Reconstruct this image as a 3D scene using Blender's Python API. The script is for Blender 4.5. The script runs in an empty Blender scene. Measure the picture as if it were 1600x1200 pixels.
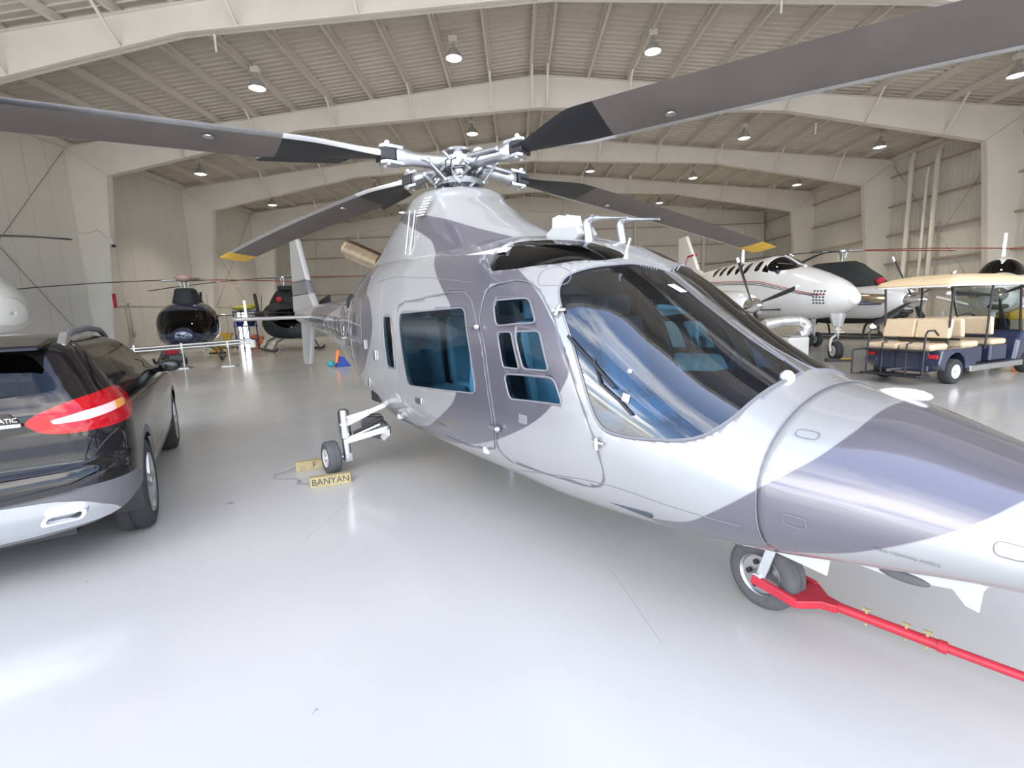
import bpy, bmesh, math, random
import numpy as np
from mathutils import Vector, Matrix
random.seed(7)
SC = bpy.context.scene
COL = SC.collection
PI = math.pi

# ------------------------------------------------------------------ camera
CAM_F, CAM_H, CAM_ROLL = 760.0, 1.55, math.radians(2.0)
VPX, VPY = 808.0, 484.0            # where the hangar's long axis meets the picture
def camera():
    dx, dy = VPX-800, 600-VPY
    c, s = math.cos(CAM_ROLL), math.sin(CAM_ROLL)
    ux, uy = c*dx+s*dy, -s*dx+c*dy
    n = np.array([ux, uy, CAM_F]); n /= np.linalg.norm(n)
    z = np.array([0, CAM_F, -uy]); z /= np.linalg.norm(z)
    x = np.cross(n, z)
    if x[0] < 0: x = -x
    R = np.array([[c,-s,0],[s,c,0],[0,0,1]]) @ np.stack([x,n,z],1)   # rows: right, up, forward
    cd = bpy.data.cameras.new('camera'); cd.sensor_fit = 'HORIZONTAL'; cd.sensor_width = 36
    cd.lens = CAM_F/1600*36; cd.clip_start = .05; cd.clip_end = 2000
    o = bpy.data.objects.new('camera', cd); COL.objects.link(o)
    m = Matrix(((R[0,0],R[1,0],-R[2,0],0),(R[0,1],R[1,1],-R[2,1],0),(R[0,2],R[1,2],-R[2,2],CAM_H),(0,0,0,1)))
    o.matrix_world = m
    SC.camera = o
camera()

# ------------------------------------------------------------------ light
SUN_EL, SUN_AZ = math.radians(62), math.radians(28)   # sun stands high behind the hangar's back wall
def world():
    w = bpy.data.worlds.new('sky'); SC.world = w; w.use_nodes = True
    nt = w.node_tree; nd = nt.nodes; L = nt.links
    nd.clear()
    out = nd.new('ShaderNodeOutputWorld'); bg = nd.new('ShaderNodeBackground')
    sky = nd.new('ShaderNodeTexSky'); sky.sky_type = 'NISHITA'; sky.sun_disc = False
    sky.sun_elevation = SUN_EL; sky.sun_rotation = SUN_AZ
    sky.air_density = 1.0; sky.dust_density = 1.6; sky.ozone_density = 1.5
    tc = nd.new('ShaderNodeTexCoord'); mp = nd.new('ShaderNodeMapping')
    # a flat cloud layer: the view direction carried up to a plane overhead
    no = nd.new('ShaderNodeTexNoise'); no.inputs['Scale'].default_value = .85; no.inputs['Detail'].default_value = 9
    no.inputs['Roughness'].default_value = .58
    rp = nd.new('ShaderNodeValToRGB'); rp.color_ramp.elements[0].position = .46; rp.color_ramp.elements[1].position = .64
    mx = nd.new('ShaderNodeMixRGB'); mx.inputs['Color2'].default_value = (10.5, 10.2, 9.7, 1)
    sp = nd.new('ShaderNodeSeparateXYZ'); ad = nd.new('ShaderNodeMath'); ad.operation = 'ADD'; ad.inputs[1].default_value = .12
    ab = nd.new('ShaderNodeMath'); ab.operation = 'MAXIMUM'; ab.inputs[1].default_value = 0.0
    dv = nd.new('ShaderNodeVectorMath'); dv.operation = 'DIVIDE'; cb = nd.new('ShaderNodeCombineXYZ')
    L.new(tc.outputs['Generated'], sp.inputs[0]); L.new(sp.outputs['Z'], ab.inputs[0]); L.new(ab.outputs[0], ad.inputs[0])
    for k in 'XYZ': L.new(ad.outputs[0], cb.inputs[k])
    L.new(tc.outputs['Generated'], dv.inputs[0]); L.new(cb.outputs[0], dv.inputs[1]); L.new(dv.outputs[0], mp.inputs['Vector'])
    mp.inputs['Location'].default_value = (3.1, 1.7, 0)
    L.new(mp.outputs['Vector'], no.inputs['Vector'])
    L.new(no.outputs['Fac'], rp.inputs['Fac']); L.new(rp.outputs['Color'], mx.inputs['Fac'])
    L.new(sky.outputs['Color'], mx.inputs['Color1'])
    L.new(mx.outputs['Color'], bg.inputs['Color']); bg.inputs['Strength'].default_value = WORLD_STRENGTH
    L.new(bg.outputs['Background'], out.inputs['Surface'])
WORLD_STRENGTH = .40
world()
def sun():
    l = bpy.data.lights.new('sun', 'SUN'); l.energy = 5.0; l.angle = math.radians(.6); l.color = (1, .95, .87)
    o = bpy.data.objects.new('sun', l); COL.objects.link(o)
    d = Vector((math.sin(SUN_AZ)*math.cos(SUN_EL), math.cos(SUN_AZ)*math.cos(SUN_EL), math.sin(SUN_EL)))
    o.rotation_euler = d.to_track_quat('Z', 'Y').to_euler(); o.location = (0, 20, 60)
sun()
SC.view_settings.view_transform = 'Standard'; SC.view_settings.look = 'None'
SC.view_settings.gamma = 1.0; SC.view_settings.use_curve_mapping = False
SC.view_settings.exposure = 1.0
SC.cycles.use_denoising = True
SC.cycles.max_bounces = 8; SC.cycles.diffuse_bounces = 5; SC.cycles.glossy_bounces = 4; SC.cycles.transmission_bounces = 4; SC.cycles.transparent_max_bounces = 20
SC.cycles.caustics_reflective = False; SC.cycles.caustics_refractive = False
SC.cycles.sample_clamp_indirect = 8.0

# ------------------------------------------------------------------ materials
def nodes(name):
    m = bpy.data.materials.new(name); m.use_nodes = True
    nt = m.node_tree; return m, nt, nt.nodes['Principled BSDF']
def setp(b, **k):
    for key, v in k.items():
        key = key.replace('_', ' ')
        i = b.inputs[key]
        i.default_value = (*v, 1) if isinstance(v, tuple) and len(v) == 3 else v
M = {}
def mat(name, col, rough=.5, metal=0.0, coat=0.0, noise=0.0, nscale=8.0, bump=0.0, emit=0, **k):
    m, nt, b = nodes(name)
    setp(b, Base_Color=col, Roughness=rough, Metallic=metal, Coat_Weight=coat, Coat_Roughness=.04)
    if emit: setp(b, Emission_Color=col, Emission_Strength=emit)
    if noise or bump:
        tc = nt.nodes.new('ShaderNodeTexCoord'); no = nt.nodes.new('ShaderNodeTexNoise')
        no.inputs['Scale'].default_value = nscale; no.inputs['Detail'].default_value = 6
        nt.links.new(tc.outputs['Object'], no.inputs['Vector'])
        if noise:
            mr = nt.nodes.new('ShaderNodeMapRange')
            mr.inputs['From Min'].default_value = .3; mr.inputs['From Max'].default_value = .7
            mr.inputs['To Min'].default_value = 1-noise; mr.inputs['To Max'].default_value = 1+noise
            mx = nt.nodes.new('ShaderNodeVectorMath'); mx.operation = 'SCALE'
            mx.inputs[0].default_value = col
            nt.links.new(no.outputs['Fac'], mr.inputs['Value']); nt.links.new(mr.outputs['Result'], mx.inputs['Scale'])
            nt.links.new(mx.outputs['Vector'], b.inputs['Base Color'])
        if bump:
            bp = nt.nodes.new('ShaderNodeBump'); bp.inputs['Strength'].default_value = bump; bp.inputs['Distance'].default_value = .02
            nt.links.new(no.outputs['Fac'], bp.inputs['Height']); nt.links.new(bp.outputs['Normal'], b.inputs['Normal'])
    M[name] = m
    return m
def glass(name, tint, rough=0.0, ior=1.5):
    """thin pane: tinted straight-through light plus Fresnel mirror"""
    m = bpy.data.materials.new(name); m.use_nodes = True
    nt = m.node_tree; nt.nodes.clear()
    o = nt.nodes.new('ShaderNodeOutputMaterial'); mx = nt.nodes.new('ShaderNodeMixShader')
    t = nt.nodes.new('ShaderNodeBsdfTransparent'); t.inputs['Color'].default_value = (*tint, 1)
    g = nt.nodes.new('ShaderNodeBsdfGlossy'); g.inputs['Roughness'].default_value = rough
    f = nt.nodes.new('ShaderNodeFresnel'); f.inputs['IOR'].default_value = ior
    nt.links.new(f.outputs['Fac'], mx.inputs['Fac']); nt.links.new(t.outputs[0], mx.inputs[1]); nt.links.new(g.outputs[0], mx.inputs[2])
    nt.links.new(mx.outputs[0], o.inputs['Surface']); M[name] = m
def two_tone(name, ca, cb, attr='paint', **k):
    """two paints divided along the zero line of a stored distance"""
    m, nt, b = nodes(name)
    setp(b, Roughness=k.get('rough', .32), Metallic=k.get('metal', .35), Coat_Weight=1.0, Coat_Roughness=.03)
    a = nt.nodes.new('ShaderNodeAttribute'); a.attribute_name = attr
    r = nt.nodes.new('ShaderNodeMapRange'); r.inputs['From Min'].default_value = -.003; r.inputs['From Max'].default_value = .003
    mx = nt.nodes.new('ShaderNodeMixRGB'); mx.inputs['Color1'].default_value = (*ca, 1); mx.inputs['Color2'].default_value = (*cb, 1)
    nt.links.new(a.outputs['Fac'], r.inputs['Value']); nt.links.new(r.outputs['Result'], mx.inputs['Fac'])
    nt.links.new(mx.outputs['Color'], b.inputs['Base Color']); M[name] = m

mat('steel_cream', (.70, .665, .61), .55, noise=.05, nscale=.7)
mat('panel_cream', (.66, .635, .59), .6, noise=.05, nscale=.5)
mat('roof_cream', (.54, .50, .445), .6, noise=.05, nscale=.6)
mat('purlin_cream', (.64, .60, .54), .6)
mat('girt_tan', (.40, .33, .26), .6)
mat('white_paint', (.64, .64, .63), .4, coat=.3)
mat('chrome', (.85, .85, .86), .12, metal=1.0)
mat('housing_grey', (.40, .40, .40), .45)
mat('alu', (.58, .585, .60), .34, metal=1.0, noise=.08, nscale=14)
mat('dark_metal', (.10, .10, .11), .4, metal=.8)
mat('steel', (.42, .43, .45), .35, metal=.9, noise=.1, nscale=20)
mat('rubber', (.035, .035, .038), .8, noise=.15, nscale=20)
mat('tire_grey', (.10, .10, .105), .85, noise=.12, nscale=25)
mat('black_plastic', (.022, .022, .025), .45)
mat('grey_plastic', (.13, .13, .14), .55)
mat('black_gloss', (.008, .008, .010), .12, coat=1.0)
mat('line_dark', (.19, .19, .21), .6)
mat('white_gloss', (.82, .82, .83), .22, coat=1.0)
mat('yellow', (.80, .50, .04), .5, noise=.12)
mat('red', (.55, .02, .03), .4)
mat('tow_red', (.50, .028, .05), .38, noise=.1, nscale=9)
mat('red_cloth', (.50, .03, .05), .8)
mat('blade_grey', (.150, .130, .115), .62, noise=.1, nscale=3)
mat('blade_black', (.02, .02, .022), .45)
mat('bronze', (.62, .50, .36), .22, metal=1.0, noise=.15, nscale=12)
mat('beige_vinyl', (.66, .52, .36), .5, noise=.04)
mat('cart_blue', (.022, .030, .070), .25, coat=1.0)
mat('cart_roof', (.78, .60, .38), .5, noise=.04)
mat('cover_black', (.022, .028, .032), .75, noise=.2, nscale=4)
mat('blue_cloth', (.02, .06, .32), .7)
mat('orange', (.85, .22, .04), .5)
mat('seat_blue', (.34, .44, .52), .7, noise=.1)
mat('seat_dark', (.05, .06, .08), .7)
mat('cabin_trim', (.62, .66, .66), .7)
mat('concrete', (.58, .57, .54), .8, noise=.12, nscale=.35)
mat('chock_tan', (.38, .31, .16), .7, noise=.15, nscale=12)
mat('rope', (.35, .35, .36), .8)
mat('tree', (.05, .08, .03), .9, noise=.4, nscale=.4)
mat('lamp_glass', (1.0, .95, .86), .15, emit=3.0)
mat('lamp_shade', (.62, .62, .62), .18, metal=.7)
mat('foil', (.86, .86, .88), .38, metal=.85, bump=.6, nscale=30)
mat('amber', (.9, .35, .05), .2, coat=1)
mat('heli_blue', (.018, .03, .075), .15, coat=1.0, metal=.2)
glass('glass_blue', (.26, .52, .74), ior=2.3)
glass('glass_side', (.48, .80, .96), ior=1.5)
glass('glass_roof', (.12, .12, .15))
glass('glass_dark', (.05, .05, .055))
glass('glass_clear', (.75, .8, .8))
two_tone('heli_paint', (.40, .40, .405), (.140, .132, .158))
two_tone('white_stripe', (.80,.80,.81), (.10,.08,.10), rough=.25, metal=0)
two_tone('blue_stripe', (.79,.79,.79), (.03,.06,.22), rough=.3, metal=0)
mat('cloth_pale', (.55,.38,.35), .8); mat('cloth_yellow', (.55,.50,.08), .8, noise=.25)
mat('car_black', (.010,.008,.009), .06)
mat('tail_red', (.42,.004,.010), .08); mat('lamp_strip', (.80,.55,.52), .15); mat('alu_satin', (.60,.61,.63), .30, metal=.9)
mat('teal', (.02,.30,.38), .6)
mat('stripe_blue', (.03,.07,.25), .3)
mat('pale_grey', (.50,.49,.47), .4, coat=.5)
# ------------------------------------------------------------------ helpers
class MB:
    """collects simple solids and links them as one mesh"""
    def __init__(s): s.v = []; s.f = []
    def add(s, v, f):
        n = len(s.v); s.v += [tuple(map(float, p)) for p in v]; s.f += [tuple(i+n for i in q) for q in f]; return s
    def box(s, c, d, rz=0, m=None):
        x, y, z = d[0]/2, d[1]/2, d[2]/2
        P = [(-x,-y,-z),(x,-y,-z),(x,y,-z),(-x,y,-z),(-x,-y,z),(x,-y,z),(x,y,z),(-x,y,z)]
        cr, sr = math.cos(rz), math.sin(rz)
        if m is None: P = [(c[0]+a*cr-b*sr, c[1]+a*sr+b*cr, c[2]+e) for a,b,e in P]
        else: P = [tuple(m @ Vector(p)) for p in P]
        return s.add(P, [(0,3,2,1),(4,5,6,7),(0,1,5,4),(1,2,6,5),(2,3,7,6),(3,0,4,7)])
    def bar(s, p0, p1, w, h, up=(0,0,1)):
        """rectangular bar between two points"""
        p0, p1 = Vector(p0), Vector(p1); d = (p1-p0); L = d.length; d.normalize()
        u = Vector(up); sd = d.cross(u)
        if sd.length < 1e-4: sd = d.cross(Vector((1,0,0)))
        sd.normalize(); u = sd.cross(d)
        P = []
        for p in (p0, p1):
            for a, b in ((-1,-1),(1,-1),(1,1),(-1,1)): P.append(tuple(p+sd*(a*w/2)+u*(b*h/2)))
        return s.add(P, [(0,1,2,3),(7,6,5,4),(0,4,5,1),(1,5,6,2),(2,6,7,3),(3,7,4,0)])
    def tube(s, pts, r, n=10, caps=True, rs=None):
        pts = [Vector(p) for p in pts]; V = []; F = []
        prev = None
        for i, p in enumerate(pts):
            t = (pts[min(i+1,len(pts)-1)]-pts[max(i-1,0)]).normalized()
            if prev is None:
                a = t.cross(Vector((0,0,1)))
                if a.length < 1e-3: a = t.cross(Vector((1,0,0)))
                a.normalize()
            else:
                a = prev-t*prev.dot(t)
                if a.length < 1e-5: a = t.cross(Vector((1,0,0)))
                a.normalize()
            prev = a; b = t.cross(a)
            rr = rs[i] if rs else r
            for k in range(n):
                an = 2*PI*k/n; V.append(tuple(p+a*(rr*math.cos(an))+b*(rr*math.sin(an))))
        for i in range(len(pts)-1):
            for k in range(n):
                k2 = (k+1) % n; F.append((i*n+k, i*n+k2, (i+1)*n+k2, (i+1)*n+k))
        if caps: F.append(tuple(range(n-1,-1,-1))); F.append(tuple(range((len(pts)-1)*n, len(pts)*n)))
        return s.add(V, F)
    def cyl(s, p0, p1, r, r1=None, n=16): return s.tube([p0, p1], r, n, True, [r, r if r1 is None else r1])
    def lathe(s, prof, o=(0,0,0), ax=(0,0,1), n=24, close=False):
        """profile of (radius, height) spun about ax"""
        ax = Vector(ax).normalized(); a = ax.cross(Vector((0,0,1)))
        if a.length < 1e-3: a = Vector((1,0,0))
        a.normalize(); b = ax.cross(a); o = Vector(o); V = []; F = []
        for r, h in prof:
            for k in range(n):
                t = 2*PI*k/n; V.append(tuple(o+ax*h+a*(r*math.cos(t))+b*(r*math.sin(t))))
        m = len(prof)
        for i in range(m-1 if not close else m):
            j = (i+1) % m
            for k in range(n):
                k2 = (k+1) % n; F.append((i*n+k, i*n+k2, j*n+k2, j*n+k))
        if not close:
            F.append(tuple(range(n-1,-1,-1))); F.append(tuple(range((m-1)*n, m*n)))
        return s.add(V, F)
    def prism(s, poly, d0, d1, fn):
        """polygon in 2-D, extruded from d0 to d1; fn(a, b, d) -> xyz"""
        n = len(poly)
        V = [fn(a,b,d0) for a,b in poly]+[fn(a,b,d1) for a,b in poly]
        F = [tuple(range(n-1,-1,-1)), tuple(range(n,2*n))]+[(i,(i+1)%n,n+(i+1)%n,n+i) for i in range(n)]
        return s.add(V, F)
    def ell(s, c, r, n=20, m=12):
        V = []; F = []
        for i in range(m+1):
            a = PI*i/m
            for k in range(n):
                t = 2*PI*k/n; V.append((c[0]+r[0]*math.sin(a)*math.cos(t), c[1]+r[1]*math.sin(a)*math.sin(t), c[2]+r[2]*math.cos(a)))
        for i in range(m):
            for k in range(n):
                k2 = (k+1) % n; F.append((i*n+k,(i+1)*n+k,(i+1)*n+k2,i*n+k2))
        return s.add(V, F)
    def rings(s, R, caps=True):
        """skin over successive closed rings of equal length"""
        n = len(R[0]); V = [p for r in R for p in r]; F = []
        for i in range(len(R)-1):
            for k in range(n):
                k2 = (k+1) % n; F.append((i*n+k, i*n+k2, (i+1)*n+k2, (i+1)*n+k))
        if caps: F.append(tuple(range(n-1,-1,-1))); F.append(tuple(range((len(R)-1)*n, len(R)*n)))
        return s.add(V, F)
    def build(s, name, m, parent=None, smooth=None, bevel=0, label=None):
        me = bpy.data.meshes.new(name); me.from_pydata(s.v, [], s.f)
        bm = bmesh.new(); bm.from_mesh(me)
        bmesh.ops.remove_doubles(bm, verts=bm.verts, dist=1e-5)
        bmesh.ops.recalc_face_normals(bm, faces=bm.faces)
        bm.to_mesh(me); bm.free()
        return link(name, me, m, parent, smooth, bevel, label)
def link(name, me, m, parent=None, smooth=None, bevel=0, label=None):
    if m is not None: me.materials.append(M[m] if isinstance(m, str) else m)
    o = bpy.data.objects.new(name, me); COL.objects.link(o)
    if parent is not None: o.parent = parent
    if smooth:
        me.polygons.foreach_set('use_smooth', [True]*len(me.polygons))
        me.set_sharp_from_angle(angle=math.radians(smooth))
    if bevel:
        b = o.modifiers.new('bevel', 'BEVEL'); b.width = bevel; b.segments = 2; b.limit_method = 'ANGLE'; b.angle_limit = math.radians(40)
    if label: o['label'] = label
    return o
def tag(o, label=None, cat=None, group=None, kind=None):
    if label: o['label'] = label
    if cat: o['category'] = cat
    if group: o['group'] = group
    if kind: o['kind'] = kind
    return o
def thing(name, label, cat, loc=(0,0,0), deg=0, group=None):
    o = bpy.data.objects.new(name, None); COL.objects.link(o); o.empty_display_size = .2
    o.location = loc; o.rotation_euler = (0,0,math.radians(deg))
    return tag(o, label, cat, group)
def copy_tree(o, parent=None):
    c = o.copy(); COL.objects.link(c); c.parent = parent
    for ch in list(o.children): copy_tree(ch, c)
    return c
def text_mesh(txt, size, depth=.002):
    cu = bpy.data.curves.new('lettering', 'FONT'); cu.body = txt; cu.size = size; cu.extrude = depth; cu.align_x = 'CENTER'; cu.align_y = 'CENTER'
    o = bpy.data.objects.new('lettering', cu); COL.objects.link(o)
    dg = bpy.context.evaluated_depsgraph_get(); dg.update()
    me = bpy.data.meshes.new_from_object(o.evaluated_get(dg))
    bpy.data.objects.remove(o); bpy.data.curves.remove(cu)
    return me
def wheel(parent, c, ax, r, w, tire='tire_grey', rim='white_paint', rim_r=.58, name='wheel', spokes=0):
    """tyre with grooves and rim; the rim is a sub-part of the wheel"""
    h = w/2
    t = MB().lathe([(r*rim_r,-h*.85),(r*.80,-h),(r*.95,-h*.86),(r,-h*.55),(r,-h*.12),(r*.975,-h*.10),(r*.975,h*.10),(r,h*.12),(r,h*.55),(r*.95,h*.86),(r*.80,h),(r*rim_r,h*.85)], c, ax, 36, close=True).build(name, tire, parent, smooth=50)
    m = MB().lathe([(r*rim_r*1.04,-h*.8),(r*rim_r*1.0,-h*.95),(r*rim_r*.88,-h*.8),(r*rim_r*.80,-h*.35),(r*.22,-h*.3),(r*.2,-h*.8),(.004,-h*.8),
                    (.004,h*.8),(r*.2,h*.8),(r*.22,h*.3),(r*rim_r*.80,h*.35),(r*rim_r*.88,h*.8),(r*rim_r*1.0,h*.95),(r*rim_r*1.04,h*.8)], c, ax, 30)
    axv = Vector(ax).normalized(); a = axv.cross(Vector((0,0,1))).normalized(); b = axv.cross(a)
    for k in range(spokes):
        t0 = 2*PI*k/spokes; d = a*math.cos(t0)+b*math.sin(t0)
        for sgn in (-1, 1):
            m.bar(Vector(c)+d*(r*.18)+axv*(sgn*h*.82), Vector(c)+d*(r*rim_r*.95)+axv*(sgn*h*.82), r*.13, .02, up=axv)
    o = m.build('rim', rim, t, smooth=40)
    return t
# ---- surfaces that carry a 2-D chart: clipped into panes, doors and skin along drawn outlines
def cr_interp(xs, V, x):
    m = np.gradient(V, xs, axis=0); x = np.atleast_1d(x)
    i = np.clip(np.searchsorted(xs, x)-1, 0, len(xs)-2)
    h = (xs[i+1]-xs[i])[:,None]; t = ((x-xs[i])[:,None])/h
    return (2*t**3-3*t**2+1)*V[i]+(t**3-2*t**2+t)*h*m[i]+(-2*t**3+3*t**2)*V[i+1]+(t**3-t**2)*h*m[i+1]
class Loft:
    """body along x with superellipse sections: rows x, ztop, zbot, zwide, halfwidth, upper power, lower power"""
    def __init__(s, sec): s.sec = np.array(sec, float); s.xs = s.sec[::-1,0]; s.V = s.sec[::-1,1:]; s.cache = {}
    def section(s, x, n=32):
        k = (round(float(x),5), n)
        if k in s.cache: return s.cache[k]
        zt, zb, zw, w, nu, nl = cr_interp(s.xs, s.V, x)[0]
        t = np.linspace(0, PI/2, 64)
        lo = np.stack([-w*np.sin(t)**(2/nl), zw-(zw-zb)*np.cos(t)**(2/nl)],1)
        up = np.stack([-w*np.cos(t)**(2/nu), zw+(zt-zw)*np.sin(t)**(2/nu)],1)
        P = np.concatenate([lo, up[1:]]); P[0,0] = 0; P[-1,0] = 0
        dl = np.r_[0, np.cumsum(np.hypot(*np.diff(P,axis=0).T))]; ss = dl-dl[63]
        sl = np.concatenate([np.linspace(ss[0],0,n), np.linspace(0,ss[-1],n)[1:]])
        s.cache[k] = (np.interp(sl,ss,P[:,0]), np.interp(sl,ss,P[:,1]), sl)
        return s.cache[k]
    def at(s, x, q, side=-1, off=0.0):
        """point of the surface at chart position (x, q); side -1 right, +1 left"""
        def p(x, q):
            y, z, sl = s.section(x, 64); return np.array([x, np.interp(q,sl,y), np.interp(q,sl,z)])
        P = p(x, q)
        if off:
            a = p(x+.02, q)-p(x-.02, q); b = p(x, q+.01)-p(x, q-.01); n = np.cross(a, b); n /= (np.linalg.norm(n)+1e-9)
            if n[1] > 0 and abs(n[1]) > .05: n = -n
            elif abs(n[1]) <= .05 and (n[2] > 0) != (q > 0): n = -n
            P = P+n*off
        return (P[0], P[1]*(-side), P[2])
    def grid(s, xs, n=32, side=-1):
        V = []; U = []
        for x in xs:
            y, z, q = s.section(x, n); V.append(np.stack([np.full_like(y,x), y*(-side), z],1)); U.append(np.stack([np.full_like(q,x), q],1))
        return tri_grid(np.array(V), np.array(U))
def tri_grid(V, U):
    a, b = V.shape[:2]; I = np.arange(a*b).reshape(a,b)
    q = np.stack([I[:-1,:-1],I[1:,:-1],I[1:,1:],I[:-1,1:]],-1).reshape(-1,4)
    return V.reshape(-1,3), U.reshape(-1,U.shape[-1]), np.concatenate([q[:,[0,1,2]], q[:,[0,2,3]]])
def rounded(poly, r, n=4):
    """rounds the corners of an outline"""
    P = [np.array(p,float) for p in poly]; out = []
    for i, p in enumerate(P):
        a, b = P[i-1], P[(i+1)%len(P)]
        da, db = a-p, b-p; la, lb = np.linalg.norm(da), np.linalg.norm(db)
        rr = min(r, la*.45, lb*.45); p0 = p+da/la*rr; p1 = p+db/lb*rr
        for k in range(n+1):
            t = k/n; out.append((1-t)**2*p0+2*t*(1-t)*p+t*t*p1)
    return [tuple(q) for q in out]
def smooth_outline(poly, n=4):
    """closed Catmull-Rom curve through an outline"""
    P = [np.array(p,float) for p in poly]; m = len(P); out = []
    for i in range(m):
        a, b, c, d = P[i-1], P[i], P[(i+1)%m], P[(i+2)%m]
        L = np.linalg.norm(c-b); ta = (c-a)*.5; tb = (d-b)*.5
        for t_ in (ta, tb):
            k = np.linalg.norm(t_); t_ *= min(1.0, L/max(k,1e-9))
        for j in range(n):
            t = j/n; out.append(tuple((2*t**3-3*t**2+1)*b+(t**3-2*t**2+t)*ta+(-2*t**3+3*t**2)*c+(t**3-t**2)*tb))
    return out
def sdf(U, poly):
    """signed distance to an outline, positive inside"""
    P = np.array(poly, float); d = np.full(len(U), 1e9); ins = np.zeros(len(U), bool)
    for i in range(len(P)):
        a, b = P[i-1], P[i]; e = b-a; w = U-a
        t = np.clip((w@e)/(e@e+1e-12), 0, 1)
        d = np.minimum(d, np.hypot(*(w-t[:,None]*e).T))
        cnd = (a[1] > U[:,1]) != (b[1] > U[:,1])
        with np.errstate(all='ignore'): xi = a[0]+(U[:,1]-a[1])*(b[0]-a[0])/(b[1]-a[1])
        ins ^= cnd & (U[:,0] < xi)
    return np.where(ins, d, -d)
def clip(V, U, T, d):
    """splits a triangle mesh along d = 0; returns (inside, outside), each (V, U, T)"""
    d = np.where(np.abs(d) < 1e-6, 1e-6, d)
    sg = d[T] > 0; k = sg.sum(1)
    V2 = [V]; U2 = [U]; n0 = len(V); cache = {}; addV = []; addU = []
    def cut(i, j):
        key = (min(i,j), max(i,j))
        if key not in cache:
            t = d[i]/(d[i]-d[j]); addV.append(V[i]+(V[j]-V[i])*t); addU.append(U[i]+(U[j]-U[i])*t); cache[key] = n0+len(addV)-1
        return cache[key]
    I = [T[k == 3]]; O = [T[k == 0]]; ti = []; to = []
    for t in T[(k > 0) & (k < 3)]:
        s3 = [d[i] > 0 for i in t]
        one = s3.index(True) if sum(s3) == 1 else s3.index(False)
        a, b, c = t[one], t[(one+1)%3], t[(one+2)%3]
        p, q = cut(a,b), cut(a,c)
        single = (a,p,q); two = [(p,b,c),(p,c,q)]
        if sum(s3) == 1: ti.append(single); to += two
        else: to.append(single); ti += two
    Va = np.concatenate([V, np.array(addV).reshape(-1,3)]); Ua = np.concatenate([U, np.array(addU).reshape(-1,U.shape[1])])
    def pack(parts, extra):
        TT = np.concatenate(parts+([np.array(extra)] if extra else [])).astype(int)
        if len(TT) == 0: return np.zeros((0,3)), np.zeros((0,U.shape[1])), TT
        idx, inv = np.unique(TT, return_inverse=True)
        return Va[idx], Ua[idx], inv.reshape(-1,3)
    return pack(I, ti), pack(O, to)
def sheet(parts, name, m, parent=None, thick=0, paint=None, smooth=True, label=None):
    """links pieces (V, U, T) as one mesh; paint: per-piece distance arrays"""
    n = 0; VV = []; TT = []; PP = []
    for i, (V, U, T) in enumerate(parts):
        VV.append(V); TT.append(T+n); n += len(V)
        if paint is not None: PP.append(paint(V, U))
    VV = np.concatenate(VV); TT = np.concatenate(TT)
    me = bpy.data.meshes.new(name)
    me.from_pydata(VV.tolist(), [], TT.tolist())
    if paint is not None:
        a = me.attributes.new('paint', 'FLOAT', 'POINT'); a.data.foreach_set('value', np.concatenate(PP).astype(np.float32))
    bm = bmesh.new(); bm.from_mesh(me)
    bmesh.ops.remove_doubles(bm, verts=bm.verts, dist=2e-5)
    bmesh.ops.recalc_face_normals(bm, faces=bm.faces)
    # outward: away from the body's middle line
    s = 0
    for f in list(bm.faces)[::7]:
        c = f.calc_center_median(); s += f.normal.y*c.y*f.calc_area()
    if s < 0: bmesh.ops.reverse_faces(bm, faces=bm.faces)
    bm.to_mesh(me); bm.free()
    o = link(name, me, m, parent, 60 if smooth else None, 0, label)
    if thick:
        md = o.modifiers.new('thickness', 'SOLIDIFY'); md.thickness = thick; md.offset = -1
    return o
def ribbon(lf, pts, name, m, parent, w=.006, off=.002, side=-1, closed=False, step=.03):
    """thin raised strip following an outline on a Loft"""
    P = [np.array(p,float) for p in pts]
    if closed: P.append(P[0])
    Q = []
    for a, b in zip(P[:-1], P[1:]):
        k = max(1, int(np.linalg.norm(b-a)/step))
        for i in range(k): Q.append(a+(b-a)*i/k)
    Q.append(P[-1])
    mb = MB(); mb.tube([lf.at(q[0], q[1], side, off) for q in Q], w/2, 4, caps=not closed)
    return mb.build(name, m, parent)
# ------------------------------------------------------------------ the hangar
CX, HALF, BACK, FRONT, SLAB = 1.25, 20.9, 45.0, 1.5, -3.0
XL, XR = CX-HALF, CX+HALF
def roof_z(x): return 11.5-.1*abs(x-CX)
def struct(o): return tag(o, kind='structure')

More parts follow.
